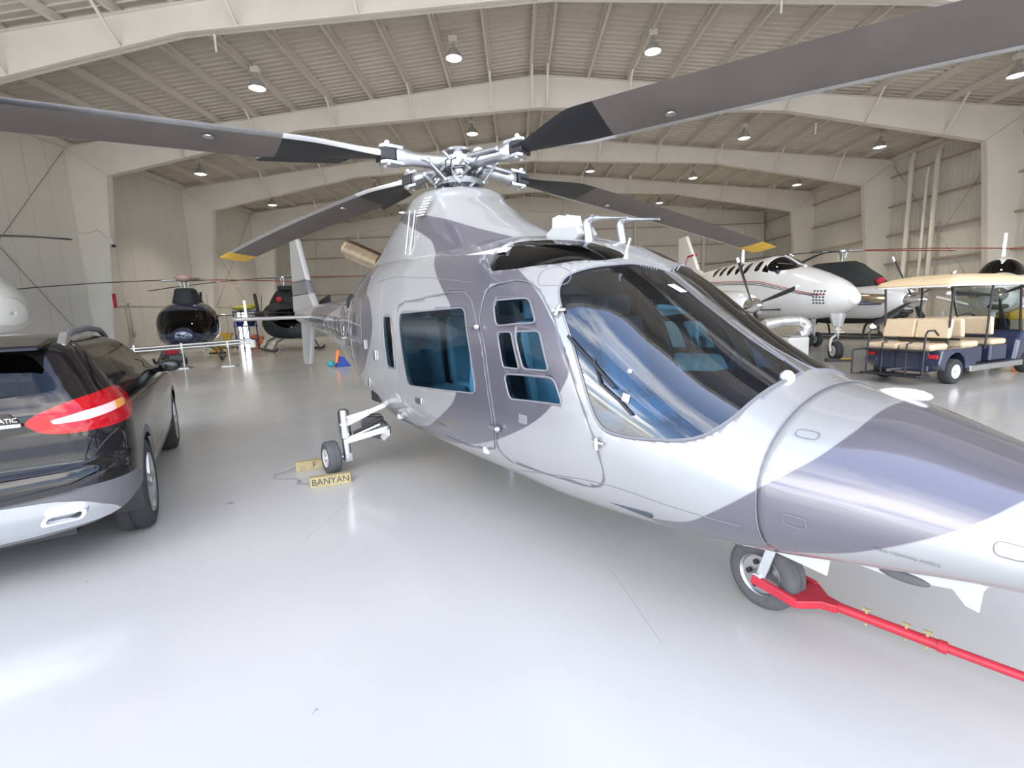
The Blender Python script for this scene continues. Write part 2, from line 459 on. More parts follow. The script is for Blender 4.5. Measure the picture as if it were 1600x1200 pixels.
# floor: sealed grey concrete with a soft gloss, a few joints and scuffs
def floor_material():
    m, nt, b = nodes('sealed_concrete'); L = nt.links
    setp(b, Roughness=.2, Specular_IOR_Level=.5, Coat_Weight=.35, Coat_Roughness=.10)
    tc = nt.nodes.new('ShaderNodeTexCoord')
    n1 = nt.nodes.new('ShaderNodeTexNoise'); n1.inputs['Scale'].default_value = .55; n1.inputs['Detail'].default_value = 8
    n2 = nt.nodes.new('ShaderNodeTexNoise'); n2.inputs['Scale'].default_value = 5.5; n2.inputs['Detail'].default_value = 10
    n3 = nt.nodes.new('ShaderNodeTexNoise'); n3.inputs['Scale'].default_value = 5.0; n3.inputs['Detail'].default_value = 4
    for n in (n1, n2, n3): L.new(tc.outputs['Object'], n.inputs['Vector'])
    r1 = nt.nodes.new('ShaderNodeValToRGB'); r1.color_ramp.elements[0].position = .3; r1.color_ramp.elements[1].position = .7
    r1.color_ramp.elements[0].color = (.50, .49, .475, 1); r1.color_ramp.elements[1].color = (.56, .55, .535, 1)
    r3 = nt.nodes.new('ShaderNodeValToRGB'); r3.color_ramp.elements[0].position = .735; r3.color_ramp.elements[1].position = .77
    r3.color_ramp.elements[0].color = (0,0,0,1); r3.color_ramp.elements[1].color = (1,1,1,1)
    mx = nt.nodes.new('ShaderNodeMixRGB'); mx.inputs['Color2'].default_value = (.10, .10, .10, 1)
    L.new(n1.outputs['Fac'], r1.inputs['Fac']); L.new(n3.outputs['Fac'], r3.inputs['Fac'])
    L.new(r1.outputs['Color'], mx.inputs['Color1']); L.new(r3.outputs['Color'], mx.inputs['Fac'])
    L.new(mx.outputs['Color'], b.inputs['Base Color'])
    mr = nt.nodes.new('ShaderNodeMapRange'); mr.inputs['To Min'].default_value = .14; mr.inputs['To Max'].default_value = .30
    L.new(n2.outputs['Fac'], mr.inputs['Value']); L.new(mr.outputs['Result'], b.inputs['Roughness'])
    M['sealed_concrete'] = m
floor_material()
floor = struct(MB().box(((XL+XR)/2, (SLAB+BACK)/2, -.1), (XR-XL, BACK-SLAB, .2)).build('floor', 'sealed_concrete'))
mat('joint', (.36, .355, .35), .8)
for k, (a, b) in enumerate((((-1.55,3.15),(-1.42,4.30)), ((.50,2.75),(.62,2.05)))):
    MB().bar((*a,.0004), (*b,.0004), .003, .0008).build('joint', 'joint', floor)
apron = struct(MB().box((0, -40, -.32), (700, 700, .4)).build('floor_apron', 'concrete'))

# roof: ribbed sheets on purlins
def roof():
    prof = []
    y = FRONT
    while y < BACK:
        prof += [(y, 0), (y+.20, 0), (y+.225, -.035), (y+.275, -.035)]; y += .30
    prof.append((BACK, 0))
    mb = MB()
    for x0, x1 in ((XL, CX), (CX, XR)):
        V = []; n = len(prof)
        for x in (x0, x1):
            V += [(x, y, roof_z(x)+.14+dz) for y, dz in prof]
        mb.add(V, [(i, i+1, n+i+1, n+i) for i in range(n-1)])
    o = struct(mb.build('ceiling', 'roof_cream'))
    xs = [CX-.32, CX+.32]+[CX+s*(2.05+1.7*k) for s in (-1, 1) for k in range(11)]
    for i, x in enumerate(xs):
        s = 1 if x > CX else -1; z = roof_z(x)
        m = MB()
        m.box((x, (FRONT+BACK)/2, z), (.014, BACK-FRONT, .22))
        m.box((x+s*.045, (FRONT+BACK)/2, z-.105), (.09, BACK-FRONT, .014))
        m.box((x-s*.045, (FRONT+BACK)/2, z+.105), (.09, BACK-FRONT, .014))
        m.build('purlin', 'purlin_cream', o)
    return xs
PURLINS = roof()

def frame(n, y, braces=True):
    """tapered rigid frame: web with flanges, flange braces up to the purlins"""
    def inner():
        R = [(20.0, 0), (19.1, 8.0), (10.45, 9.55), (0, 10.07)]
        return [(CX-a, z) for a, z in R]+[(CX+a, z) for a, z in R[-2::-1]]
    P = inner(); out = [(XR-.02, 0), (XR-.02, roof_z(XR)-.12), (CX, 11.5-.12), (XL+.02, roof_z(XL)-.12), (XL+.02, 0)]
    m = MB()
    # web as quads between inner line and outer line
    O = [(XL+.02,0),(XL+.02,roof_z(XL)-.12),(CX-10.45,roof_z(CX-10.45)-.12),(CX,11.38),(CX+10.45,roof_z(CX+10.45)-.12),(XR-.02,roof_z(XR)-.12),(XR-.02,0)]
    for i in range(6):
        m.prism([P[i],P[i+1],O[i+1],O[i]], y-.012, y+.012, lambda a,b,d: (a,d,b))
    for i in range(6):
        a, b = P[i], P[i+1]
        m.bar((a[0],y,a[1]), (b[0],y,b[1]), .30, .03, up=(0,1,0)) if False else m.prism([(a[0],a[1]),(b[0],b[1]),(b[0],b[1]+.03),(a[0],a[1]+.03)] if 0 < i < 5 else [(a[0],a[1]),(b[0],b[1]),(b[0]+(-.03 if i == 0 else .03),b[1]),(a[0]+(-.03 if i == 0 else .03),a[1])], y-.15, y+.15, lambda p,q,d: (p,d,q))
        a, b = O[i], O[i+1]
        m.bar((a[0],y,a[1]), (b[0],y,b[1]), .02 if 0 < i < 5 else .02, .24, up=(0,1,0))
    # stiffener plates at the knees and at the ridge
    for s in (-1, 1):
        m.prism([(CX+s*19.1,8.0),(CX+s*20.85,9.2),(CX+s*20.85,9.23),(CX+s*19.1,8.03)], y-.10, y+.10, lambda p,q,d: (p,d,q))
    o = struct(m.build('trim_%d' % n, 'steel_cream'))
    if braces:
        for i, x in enumerate(PURLINS):
            if i % 2 and i > 1: continue
            if abs(x-CX) > 17.5: continue
            a = abs(x-CX)
            zi = 10.07-(10.07-9.55)*a/10.45 if a < 10.45 else 9.55-(9.55-8.0)*(a-10.45)/(19.1-10.45)
            for s in (-1, 1):
                MB().bar((x, y+s*.02, zi+.05), (x, y+s*1.05, roof_z(x)-.1), .07, .06).build('flange_brace', 'steel_cream', o)
    return o
for i in range(7): frame(i+1, 7.5*i if i else FRONT+.16, braces=1 < i < 6)

# walls
GZ = (2.0, 3.5, 5.1, 6.75, 8.4)
def ribbed(p0, p1, z0, z1, nrm, m, name, pitch=.30, dep=.012):
    """upright ribbed sheet between two floor points; nrm points into the room"""
    p0, p1, nv = np.array(p0,float), np.array(p1,float), np.array(nrm,float); L = np.linalg.norm(p1-p0); d = (p1-p0)/L
    prof = []; t = 0
    while t < L-.01:
        prof += [(t,0),(min(t+pitch*.7,L),0),(min(t+pitch*.77,L),-dep),(min(t+pitch*.93,L),-dep)]; t += pitch
    prof.append((L,0)); n = len(prof); V = []
    for k in (0, 1):
        for t, e in prof:
            q = p0+d*t+nv*e; z = z0 if k == 0 else (z1(q[0]) if callable(z1) else z1)
            V.append((q[0], q[1], z))
    mb = MB().add(V, [(i,i+1,n+i+1,n+i) for i in range(n-1)])
    return struct(mb.build(name, m))
wr = ribbed((XR,BACK), (XR,FRONT), 0, roof_z(XR)+.14, (-1,0), 'panel_cream', 'wall_right')
# the left wall has a doorway that stands open to daylight
DY0, DY1, DZ = 34.1, 35.5, 2.05
def back_wall():
    mb = MB(); t = XL
    xs = []
    while t < XR-.01:
        for e, dz in ((0,0),(.21,0),(.231,.012),(.279,.012)): xs.append((min(t+e, XR), dz))
        t += .30
    xs.append((XR,0))
    for (x0,d0),(x1,d1) in zip(xs[:-1], xs[1:]):
        if x1-x0 < 1e-6: continue
        zb = 0
        mb.add([(x0,BACK+d0,zb),(x1,BACK+d1,zb),(x1,BACK+d1,roof_z(x1)+.14),(x0,BACK+d0,roof_z(x0)+.14)], [(0,1,2,3)])
    o = struct(mb.build('wall_back', 'panel_cream'))
    for x in (-14.0, -7.85, -1.7, 4.5, 10.7, 16.75, 21.9):
        m = MB(); zt = roof_z(x)
        m.box((x, BACK-.14, zt/2), (.02, .26, zt)); m.box((x, BACK-.28, zt/2), (.22, .02, zt)); m.box((x, BACK-.02, zt/2), (.22, .02, zt))
        m.build('wall_column', 'steel_cream', o)
    for z in GZ:
        m = MB(); m.box((CX, BACK-.10, z), (2*HALF, .2, .014)); m.box((CX, BACK-.2, z-.045), (2*HALF, .014, .09))
        m.build('girt', 'girt_tan', o)
    return o
wb = back_wall()
def left_wall():
    mb = MB(); H = roof_z(XL)+.14; x = XL-.012
    for y0, y1, zb in ((FRONT,DY0,0),(DY0,DY1,DZ),(DY1,BACK,0)): mb.add([(x,y0,zb),(x,y1,zb),(x,y1,H),(x,y0,H)], [(0,1,2,3)])
    o = struct(mb.build('wall_left', 'panel_cream'))
    # liner panels, each its own piece, seams a little recessed
    full = MB().box((0,0,H/2),(.012,.988,H)).build('panel', 'panel_cream', o); n = 0
    t = FRONT
    while t < BACK-.5:
        if t+1 > DY0 and t < DY1:
            MB().box((0,0,(H+DZ)/2),(.012,.988,H-DZ)).build('panel', 'panel_cream', o).location = (XL-.006,t+.5,0)
        else:
            q = full if n == 0 else full.copy()
            if n: COL.objects.link(q)
            q.parent = o; q.location = (XL-.006,t+.5,0); n += 1
        t += 1.0
    m = MB()
    for y in (DY0, DY1): m.box((XL+.02, y, DZ/2), (.14, .09, DZ))
    m.box((XL+.02, (DY0+DY1)/2, DZ), (.14, DY1-DY0+.09, .09)); m.build('door_frame', 'white_paint', o)
    return o
wl = left_wall()
for z in GZ:
    m = MB(); m.box((XR-.10, (FRONT+BACK)/2, z), (.2, BACK-FRONT, .014)); m.box((XR-.2, (FRONT+BACK)/2, z-.045), (.014, BACK-FRONT, .09))
    m.build('girt', 'girt_tan', wr)
struct(MB().box((XL+.03, (FRONT+BACK)/2, 2.45), (.06, BACK-FRONT, .05)).build('trim_wainscot', 'panel_cream'))
struct(MB().box((XL+.02, (FRONT+DY0)/2, .09), (.04, DY0-FRONT, .18)).box((XL+.02, (DY1+BACK)/2, .09), (.04, BACK-DY1, .18)).build('baseboard_left', 'grey_plastic'))
# eave struts where roof and walls meet
for i, x in enumerate((XL+.14, XR-.14)):
    struct(MB().box((x, (FRONT+BACK)/2, roof_z(x)-.05), (.2, BACK-FRONT, .26)).build('trim_eave', 'purlin_cream'))
# bracing rods on the left wall
for y0 in (15.0, 30.0):
    for a, b in (((y0+.2,.3),(y0+7.3,9.1)), ((y0+.2,9.1),(y0+7.3,.3))):
        MB().cyl((XL+.10,a[0],a[1]), (XL+.10,b[0],b[1]), .013, n=6).build('brace_rod', 'steel', wl)
for y0 in (22.5, 37.5):
    for a, b in (((y0+.2,.3),(y0+7.3,9.0)), ((y0+.2,9.0),(y0+7.3,.3))):
        MB().cyl((XR-.22,a[0],a[1]), (XR-.22,b[0],b[1]), .013, n=6).build('brace_rod', 'steel', wr)
# white wall pipes on the right wall
for k, (y, w) in enumerate(((28.2,.26), (27.1,.16), (26.5,.24))):
    o = thing('downpipe', ('wide white pipe on the right wall, farthest of the three upright pipes','thin white pipe on the right wall, middle of the three upright pipes','white pipe on the right wall, nearest the column of the three upright pipes')[k], 'pipe', (XR-.42,y,0), 0, 'upright pipes on the right wall')
    H = (9.2, 8.2, 8.9)[k]
    MB().tube([(0,0,0),(0,0,H-.5),(.05,0,H-.2),(.10,0,H)], w/2, 12).build('pipe', 'steel_cream', o, smooth=50)
    for z in (1.5, 4.5, 7.2): MB().lathe([(w/2+.015,-.03),(w/2+.015,.03)], (0,0,z), n=12).build('clip', 'steel_cream', o)
# small fittings on the left columns: cable run, outlet, notice
o = thing('wall_outlet', 'small outlet box with a cable on the edge of the left column', 'outlet', (CX-19.28,22.33,5.2))
MB().box((0,0,0),(.12,.14,.26)).build('box','white_paint',o,bevel=.01); MB().box((.03,0,-.2),(.10,.10,.10)).build('plug','black_plastic',o)
MB().tube([(0,-.02,.1),(-.35,.1,.2),(-.7,.12,.55),(-1.2,.14,.42),(-1.65,.12,.45),(-2.0,.12,.5)], .022, 6).build('cable','steel_cream',o,smooth=60)
o = tag(MB().box((CX-19.55,22.335,2.6),(.012,.02,.62)).box((CX-19.6,22.335,2.6),(.16,.02,.62)).build('notice','red_cloth'), 'narrow reddish notice fixed to the left column edge', 'notice')
for nm, x, y, z in (('conduit', XL+.12, 24.6, 1.9),):
    o = thing(nm, 'thin grey hose hanging on the left wall behind the first column', 'hose', (x,y,z))
    MB().tube([(0,0,.6),(0,0,-.9),(0,.08,-1.05),(0,.16,-.95),(0,.17,-.8)], .02, 8).build('hose','steel',o,smooth=60); MB().box((0,0,.62),(.06,.1,.06)).build('hook','steel',o)

# high-bay lamps
def lamp_proto():
    o = thing('bay_lamp', 'x', 'lamp', (0,0,0), 0, 'high-bay lamps under the roof')
    MB().box((0,0,.62),(.30,.22,.20)).build('ballast','steel_cream',o,bevel=.02)
    MB().cyl((0,0,.72),(0,0,.86),.03,n=8).build('stem','steel_cream',o)
    MB().lathe([(.055,.52),(.05,.44),(.075,.36),(.075,.30)],n=16).build('neck','lamp_shade',o,smooth=40)
    MB().lathe([(.08,.32),(.14,.29),(.21,.20),(.265,.08),(.29,0),(.28,0),(.255,.08),(.20,.19),(.13,.275),(.08,.30)],n=28,close=True).build('reflector','lamp_shade',o,smooth=60)
    MB().lathe([(.004,-.02),(.16,-.015),(.24,.01),(.265,.03),(.24,.05),(.004,.06)],n=24).build('lens','lamp_glass',o,smooth=60)
    return o
LAMP_W = 340
LP = lamp_proto()
LAMPS = [(18.75,-9.06,9.75,'lamp over the left blade, left one of the nearest row'),(18.75,-1.95,10.25,'lamp above the rotor hub in the nearest row'),(18.75,5.07,10.15,'lamp right of the ridge in the nearest row'),(18.75,17.86,8.75,'lamp at the far right edge of the picture in the nearest row'),
 (26.25,-16.08,9.2,'lamp beside the left columns in the second row'),(26.25,-1.98,10.3,'lamp just above the rotor hub in the second row'),(26.25,11.73,9.7,'lamp under the large right blade in the second row'),(26.25,18.55,9.05,'lamp nearest the right columns in the second row'),
 (33.75,5.09,10.3,'lamp near the ridge in the third row'),(33.75,11.83,9.8,'lamp right of centre in the third row'),(33.75,-9.18,9.9,'lamp behind the rear left blade in the third row'),(33.75,18.62,8.95,'lamp nearest the right wall in the third row'),(33.75,-16.1,9.2,'lamp nearest the left wall in the third row'),
 (41.25,5.1,10.2,'lamp near the ridge in the farthest row'),(41.25,11.8,9.7,'lamp right of centre in the farthest row'),(41.25,-9.1,9.8,'lamp left of centre in the farthest row')]
for i, (y, x, z, lb) in enumerate(LAMPS):
    o = LP if i == 0 else copy_tree(LP)
    o.location = (x, y, roof_z(x)-.76)
    l = bpy.data.lights.new('bay_lamp_light', 'SPOT'); l.energy = LAMP_W; l.spot_size = math.radians(104); l.spot_blend = .9; l.shadow_soft_size = .2; l.color = (1,.90,.74)
    lo = bpy.data.objects.new('bay_lamp_light', l); COL.objects.link(lo); lo.parent = o; lo.location = (0,0,-.06)
    o['label'] = 'glass-and-metal high-bay '+lb
# slim white rods hanging from the frames
for k, (x, y, z, lb) in enumerate(((7.6,15.0,9.85,'near frame, right of the ridge'),(4.3,22.5,9.75,'second frame over the large right blade'),(13.1,22.5,9.0,'second frame far right'),(-8.3,15.0,9.5,'near frame left of the ridge'),(15.2,37.5,8.55,'farthest frame right'))):
    tag(MB().cyl((x,y,z),(x,y,z-.42),.03,n=8).lathe([(.045,-.03),(.045,.03)],(x,y,z)).build('hanging_rod','white_paint'), 'short white rod hanging from the '+lb, 'rod', 'white rods hanging from the frames')
# line of far trees beyond the apron, seen only in reflections
# ------------------------------------------------------------------ the grey helicopter in front
HELI = thing('helicopter', 'large silver and grey camouflage helicopter in the foreground with a blue-tinted windshield', 'helicopter', (1.2345,2.3361,0), -53.264)
HL = Loft([
[ 1.74,0.692,0.688,0.69,0.003,2.0,2.0],[ 1.725,0.735,0.645,0.69,0.045,2.0,2.0],[ 1.68,0.77,0.61,0.69,0.09,2.0,2.0],[ 1.50,0.84,0.58,0.70,0.20,2.0,2.0],[ 1.20,0.91,0.60,0.73,0.33,2.0,2.1],
[ 0.85,1.01,0.565,0.77,0.46,2.0,2.1],[ 0.55,1.12,0.515,0.81,0.57,2.0,2.2],[ 0.22,1.195,0.46,0.85,0.67,2.05,2.4],[-0.05,1.335,0.42,0.91,0.73,2.1,2.5],
[-0.35,1.54,0.39,0.98,0.76,2.3,2.6],[-0.60,1.725,0.375,1.03,0.78,2.5,2.7],[-0.90,1.90,0.365,1.06,0.79,2.7,2.8],[-1.40,2.03,0.365,1.08,0.79,2.8,2.8],
[-2.10,2.11,0.37,1.10,0.79,2.8,2.8],[-2.80,2.17,0.38,1.12,0.79,2.8,2.7],[-3.50,2.20,0.40,1.15,0.77,2.7,2.5],[-4.10,2.17,0.48,1.20,0.70,2.5,2.3],
[-4.60,2.08,0.60,1.27,0.58,2.3,2.2],[-5.20,1.95,0.74,1.38,0.44,2.1,2.1],[-6.00,1.83,0.92,1.44,0.32,2,2],[-7.20,1.78,1.20,1.50,0.23,2,2],
[-8.40,1.75,1.36,1.56,0.16,2,2],[-9.40,1.72,1.46,1.59,0.10,2,2]])
O_WIND = smooth_outline([(-.60,1.19),(-.681,1.085),(-.721,.939),(-.772,.835),(-.824,.751),(-.843,.689),(-.825,.607),(-.74,.483),(-.65,.366),(-.567,.239),(-.504,.126),(-.45,.034),(-.386,-.004),(-.27,.013),(-.143,.054),(-.019,.101),(.056,.154),(.108,.247),(.129,.359),(.147,.603),(.150,.72),(.135,.79),(-.031,.90),(-.274,1.045),(-.5,1.15)], 4)
O_ROOF = rounded([(-1.475,.738),(-1.513,.812),(-1.53,.896),(-1.526,.988),(-1.461,1.06),(-1.261,1.115),(-1.017,1.157),(-.837,1.17),(-.76,1.10),(-.783,.933),(-.954,.80),(-1.21,.751)], .05)
O_CABW = rounded([(-2.643,.439),(-1.623,.494),(-1.522,.231),(-1.462,-.048),(-1.937,-.091),(-2.51,-.134),(-2.584,.156)], .06)
O_CK = [rounded(p, r) for p, r in (([(-1.317,.537),(-1.0,.556),(-.9,.42),(-1.245,.384)],.04), ([(-1.225,.351),(-1.096,.36),(-1.002,.158),(-1.154,.151)],.025), ([(-1.061,.362),(-.866,.382),(-.762,.184),(-.968,.163)],.03), ([(-1.149,.115),(-.722,.155),(-.656,.029),(-1.099,-.027)],.04))]
O_NARROW = rounded([(-2.989,.404),(-2.815,.414),(-2.764,.223),(-2.745,-.023),(-2.919,-.032),(-2.956,.183)], .03)
O_DCK = rounded([(-1.431,.536),(-1.423,.611),(-1.35,.645),(-1.157,.671),(-1.034,.651),(-.941,.602),(-.852,.514),(-.794,.466),(-.598,.184),(-.452,-.081),(-.415,-.229),(-.466,-.339),(-.584,-.394),(-.91,-.443),(-1.25,-.473),(-1.325,-.40),(-1.264,-.199),(-1.35,.263),(-1.44,.415)], .05)
O_DCAB = rounded([(-2.70,.515),(-1.851,.602),(-1.673,.598),(-1.56,.545),(-1.47,.415),(-1.38,.263),(-1.294,-.199),(-1.355,-.41),(-1.75,-.50),(-2.70,-.52)], .08)
PAINT = [smooth_outline(q, 5) for q in [
 [(-2.66,1.4),(-2.345,.9),(-1.85,.529),(-1.815,.49),(-1.69,.2),(-1.736,-.091),(-1.896,-.23),(-2.334,-.454),(-2.75,-.58),(-2.4,-.60),(-2.1,-.57),(-1.741,-.478),(-1.31,-.323),(-1.016,-.189),(-.848,-.085),(-.738,.013),(-.655,.13),(-.625,.21),(-.647,.282),(-.711,.363),(-.798,.448),(-.923,.564),(-1.055,.657),(-1.206,.745),(-1.5,.9),(-1.62,1.4)],
 [(.58,1.2),(.50,.7),(.486,.545),(.469,.363),(.421,.212),(.364,.128),(.287,.045),(.218,-.029),(.113,-.139),(-.047,-.305),(-.27,-.46),(-.065,-.464),(.105,-.38),(.267,-.317),(.481,-.187),(.605,-.088),(.706,-.009),(.776,.045),(.842,.113),(.903,.213),(1.0,.4),(1.12,1.2)],
 [(-3.75,1.5),(-3.587,.647),(-3.4,.541),(-3.26,.339),(-3.33,.155),(-3.592,-.117),(-3.9,-.3),(-4.2,-1.2),(-5.5,-1.2),(-5.42,.02),(-5.62,.25),(-5.2,.6),(-5.0,1.5)],
 [(-5.7,.32),(-6.3,.14),(-6.9,-.08),(-7.2,-.6),(-8.0,-.6),(-7.8,0),(-7.0,.6),(-6.0,.6)]]]
def heli_paint(V, U):
    d = np.full(len(V), -9.0)
    for p in PAINT: d = np.maximum(d, sdf(U, p))
    return d
def hero_body():
    xs = np.concatenate([np.linspace(1.74,.26,44), np.linspace(.235,-3.2,138), np.linspace(-3.24,-5.5,46), np.linspace(-5.6,-9.4,30)])
    skin = []; panes = []
    for side in (-1, 1):
        cur = HL.grid(xs, 36, side)
        def take(cur, o):
            d = sdf(cur[1], o); return clip(*cur, d)
        w, cur = take(cur, O_WIND); panes.append(('windshield_pane', w, 'glass_blue'))
        r, cur = take(cur, O_ROOF); panes.append(('roof_pane', r, 'glass_roof'))
        n, cur = take(cur, O_NARROW); panes.append(('window_pane', n, 'glass_side'))
        dc, cur = take(cur, O_DCK); db, cur = take(cur, O_DCAB)
        ck = []
        for o in O_CK:
            p, dc = take(dc, o); ck.append(p)
        cw, db = take(db, O_CABW)
        nose, cur = clip(*cur, cur[1][:,0]-.262)
        skin.append((cur, nose, side))
        for nm, d, ps, big in (('cockpit_door', dc, ck, O_DCK), ('cabin_door', db, [cw], O_DCAB)):
            do = sheet([d], nm, 'heli_paint', HELI, thick=.03, paint=heli_paint)
            for p in ps: sheet([p], 'window_pane', 'glass_side', do)
            ribbon(HL, big, 'door_seal', 'line_dark', do, .007, .0015, side, True)
            for o in (O_CK if nm == 'cockpit_door' else [O_CABW]):
                ribbon(HL, o, 'window_seal', 'line_dark', do, .012, .003, side, True)
            if nm == 'cockpit_door':
                hp = HL.at(-.98,-.119,side,.004); hb = MB()
                hb.box(hp, (.075,.012,.055)); hd = hb.build('door_handle', 'line_dark', do, bevel=.006, label='recessed square latch')
                for q in ((-.793,.495),(-.452,-.081)):
                    a = HL.at(q[0]-.015,q[1],side,.010); b = HL.at(q[0]+.06,q[1]+.015,side,.011)
                    MB().bar(a, b, .022, .014).cyl(HL.at(q[0]+.02,q[1]+.03,side,.02), HL.at(q[0]+.02,q[1]-.03,side,.02), .012, n=8).build('hinge', 'alu', do, bevel=.003)
            else:
                a = HL.at(-2.345,-.236,side,.006)
                MB().box(a, (.11,.014,.05)).build('door_handle', 'alu', do, bevel=.006)
                for q in ((-1.465,.371),(-1.267,-.226)):
                    MB().cyl(HL.at(q[0]-.05,q[1],side,.015), HL.at(q[0]+.04,q[1],side,.02), .013, n=8).ell(HL.at(q[0]+.04,q[1],side,.022),(.02,.02,.02),8,6).build('door_pin', 'alu', do)
    sheet([s[0] for s in skin], 'fuselage', 'heli_paint', HELI, thick=.03, paint=heli_paint)
    sheet([s[1] for s in skin], 'nose_cone', 'heli_paint', HELI, thick=.02, paint=heli_paint)
    for nm, p, m in panes: sheet([p], nm, m, HELI)
    for side in (-1, 1):
        ribbon(HL, O_WIND, 'windshield_seal', 'line_dark', HELI, .016, .002, side, True)
        ribbon(HL, O_NARROW, 'window_seal', 'line_dark', HELI, .012, .002, side, True)
        ribbon(HL, O_ROOF[2:20], 'roof_lip', 'alu', HELI, .028, .006, side)
        ribbon(HL, [(.262,q) for q in np.linspace(-.25,.80,22)], 'nose_seam', 'line_dark', HELI, .005, .0012, side)
        ribbon(HL, [(-1.62,.66),(-2.2,.72),(-2.9,.76),(-3.3,.72)], 'panel_seam', 'line_dark', HELI, .005, .001, side)
        ribbon(HL, [(-3.12,.74),(-3.06,.2),(-3.06,-.3),(-3.15,-.5)], 'panel_seam', 'line_dark', HELI, .005, .001, side)
        ribbon(HL, rounded([(-.98,.63),(-.80,.66),(-.83,.76),(-.93,.79),(-1.02,.73)],.06), 'access_panel', 'line_dark', HELI, .004, .001, side, True)
        ribbon(HL, [(.2,-.17),(-.4,-.29),(-1.2,-.53)], 'panel_seam', 'line_dark', HELI, .004, .001, side)
        for q in ((.35,.288),(.383,-.063),(.903,.036)):
            pts = rounded([(q[0]-.035,q[1]-.022),(q[0]+.035,q[1]-.022),(q[0]+.035,q[1]+.022),(q[0]-.035,q[1]+.022)],.02)
            ribbon(HL, pts, 'latch', 'line_dark', HELI, .004, .002, side, True, .01)
    # rivets along the post and the roof edge, one strip of small heads
    rv = MB()
    for side in (-1, 1):
        for k in range(90):
            t = k/45; x = .10-.70*t; _, _, sl = HL.section(x, 64)
            p = HL.at(x, sl[-1]-.022, side, .002); rv.ell(p, (.005,.005,.003), 6, 4)
        for k in range(34):
            p = HL.at(-.88-.012*k*0-.0*k, .62, side) if False else HL.at(-.87+.0*k+(.24*k/33), .80+.33*(k/33), side, .002); rv.ell(p, (.004,.004,.003), 6, 4)
    tag(rv.build('rivets', 'alu', HELI), kind='stuff')
    # post between the two windshield panes
    m = MB(); R = []
    for k in range(24):
        x = .15-.76*k/23; _, _, sl = HL.section(x, 64); c = HL.at(x, sl[-1], -1)
        z = c[2]
        R.append([(x,-.045,z-.012),(x,-.045,z+.002),(x,-.02,z+.008),(x,.02,z+.008),(x,.045,z+.002),(x,.045,z-.012)])
    m.rings(R); m.build('windshield_post', 'alu', HELI, smooth=50)
    # wiper and stickers on the right pane
    W = [(-.66,.375),(-.566,.32),(-.484,.277),(-.42,.24),(-.354,.204)]
    MB().tube([HL.at(a,b,-1,.02) for a,b in W], .008, 6).build('wiper_arm', 'black_plastic', HELI)
    MB().tube([HL.at(a,b,-1,.010) for a,b in [(-.50,.30),(-.43,.20),(-.33,.16),(-.25,.12)]], .007, 6).build('wiper_blade', 'black_plastic', HELI)
    MB().lathe([(.03,-.01),(.03,.015),(.018,.03)], HL.at(.142,.655,-1,.0), (.3,-.3,1), 14).build('wiper_pivot', 'white_paint', HELI, smooth=50)
    for q, s in (((-.298,.179),.035), ((-.319,.30),.018), ((-.476,1.02),.06)):
        st = MB(); P = [HL.at(q[0]+a*s/2, q[1]+b*s/2, -1, .004) for a,b in ((-1,-1),(1,-1),(1,1),(-1,1))]
        st.add(P, [(0,1,2,3)]).build('sticker', 'white_paint', HELI)
hero_body()

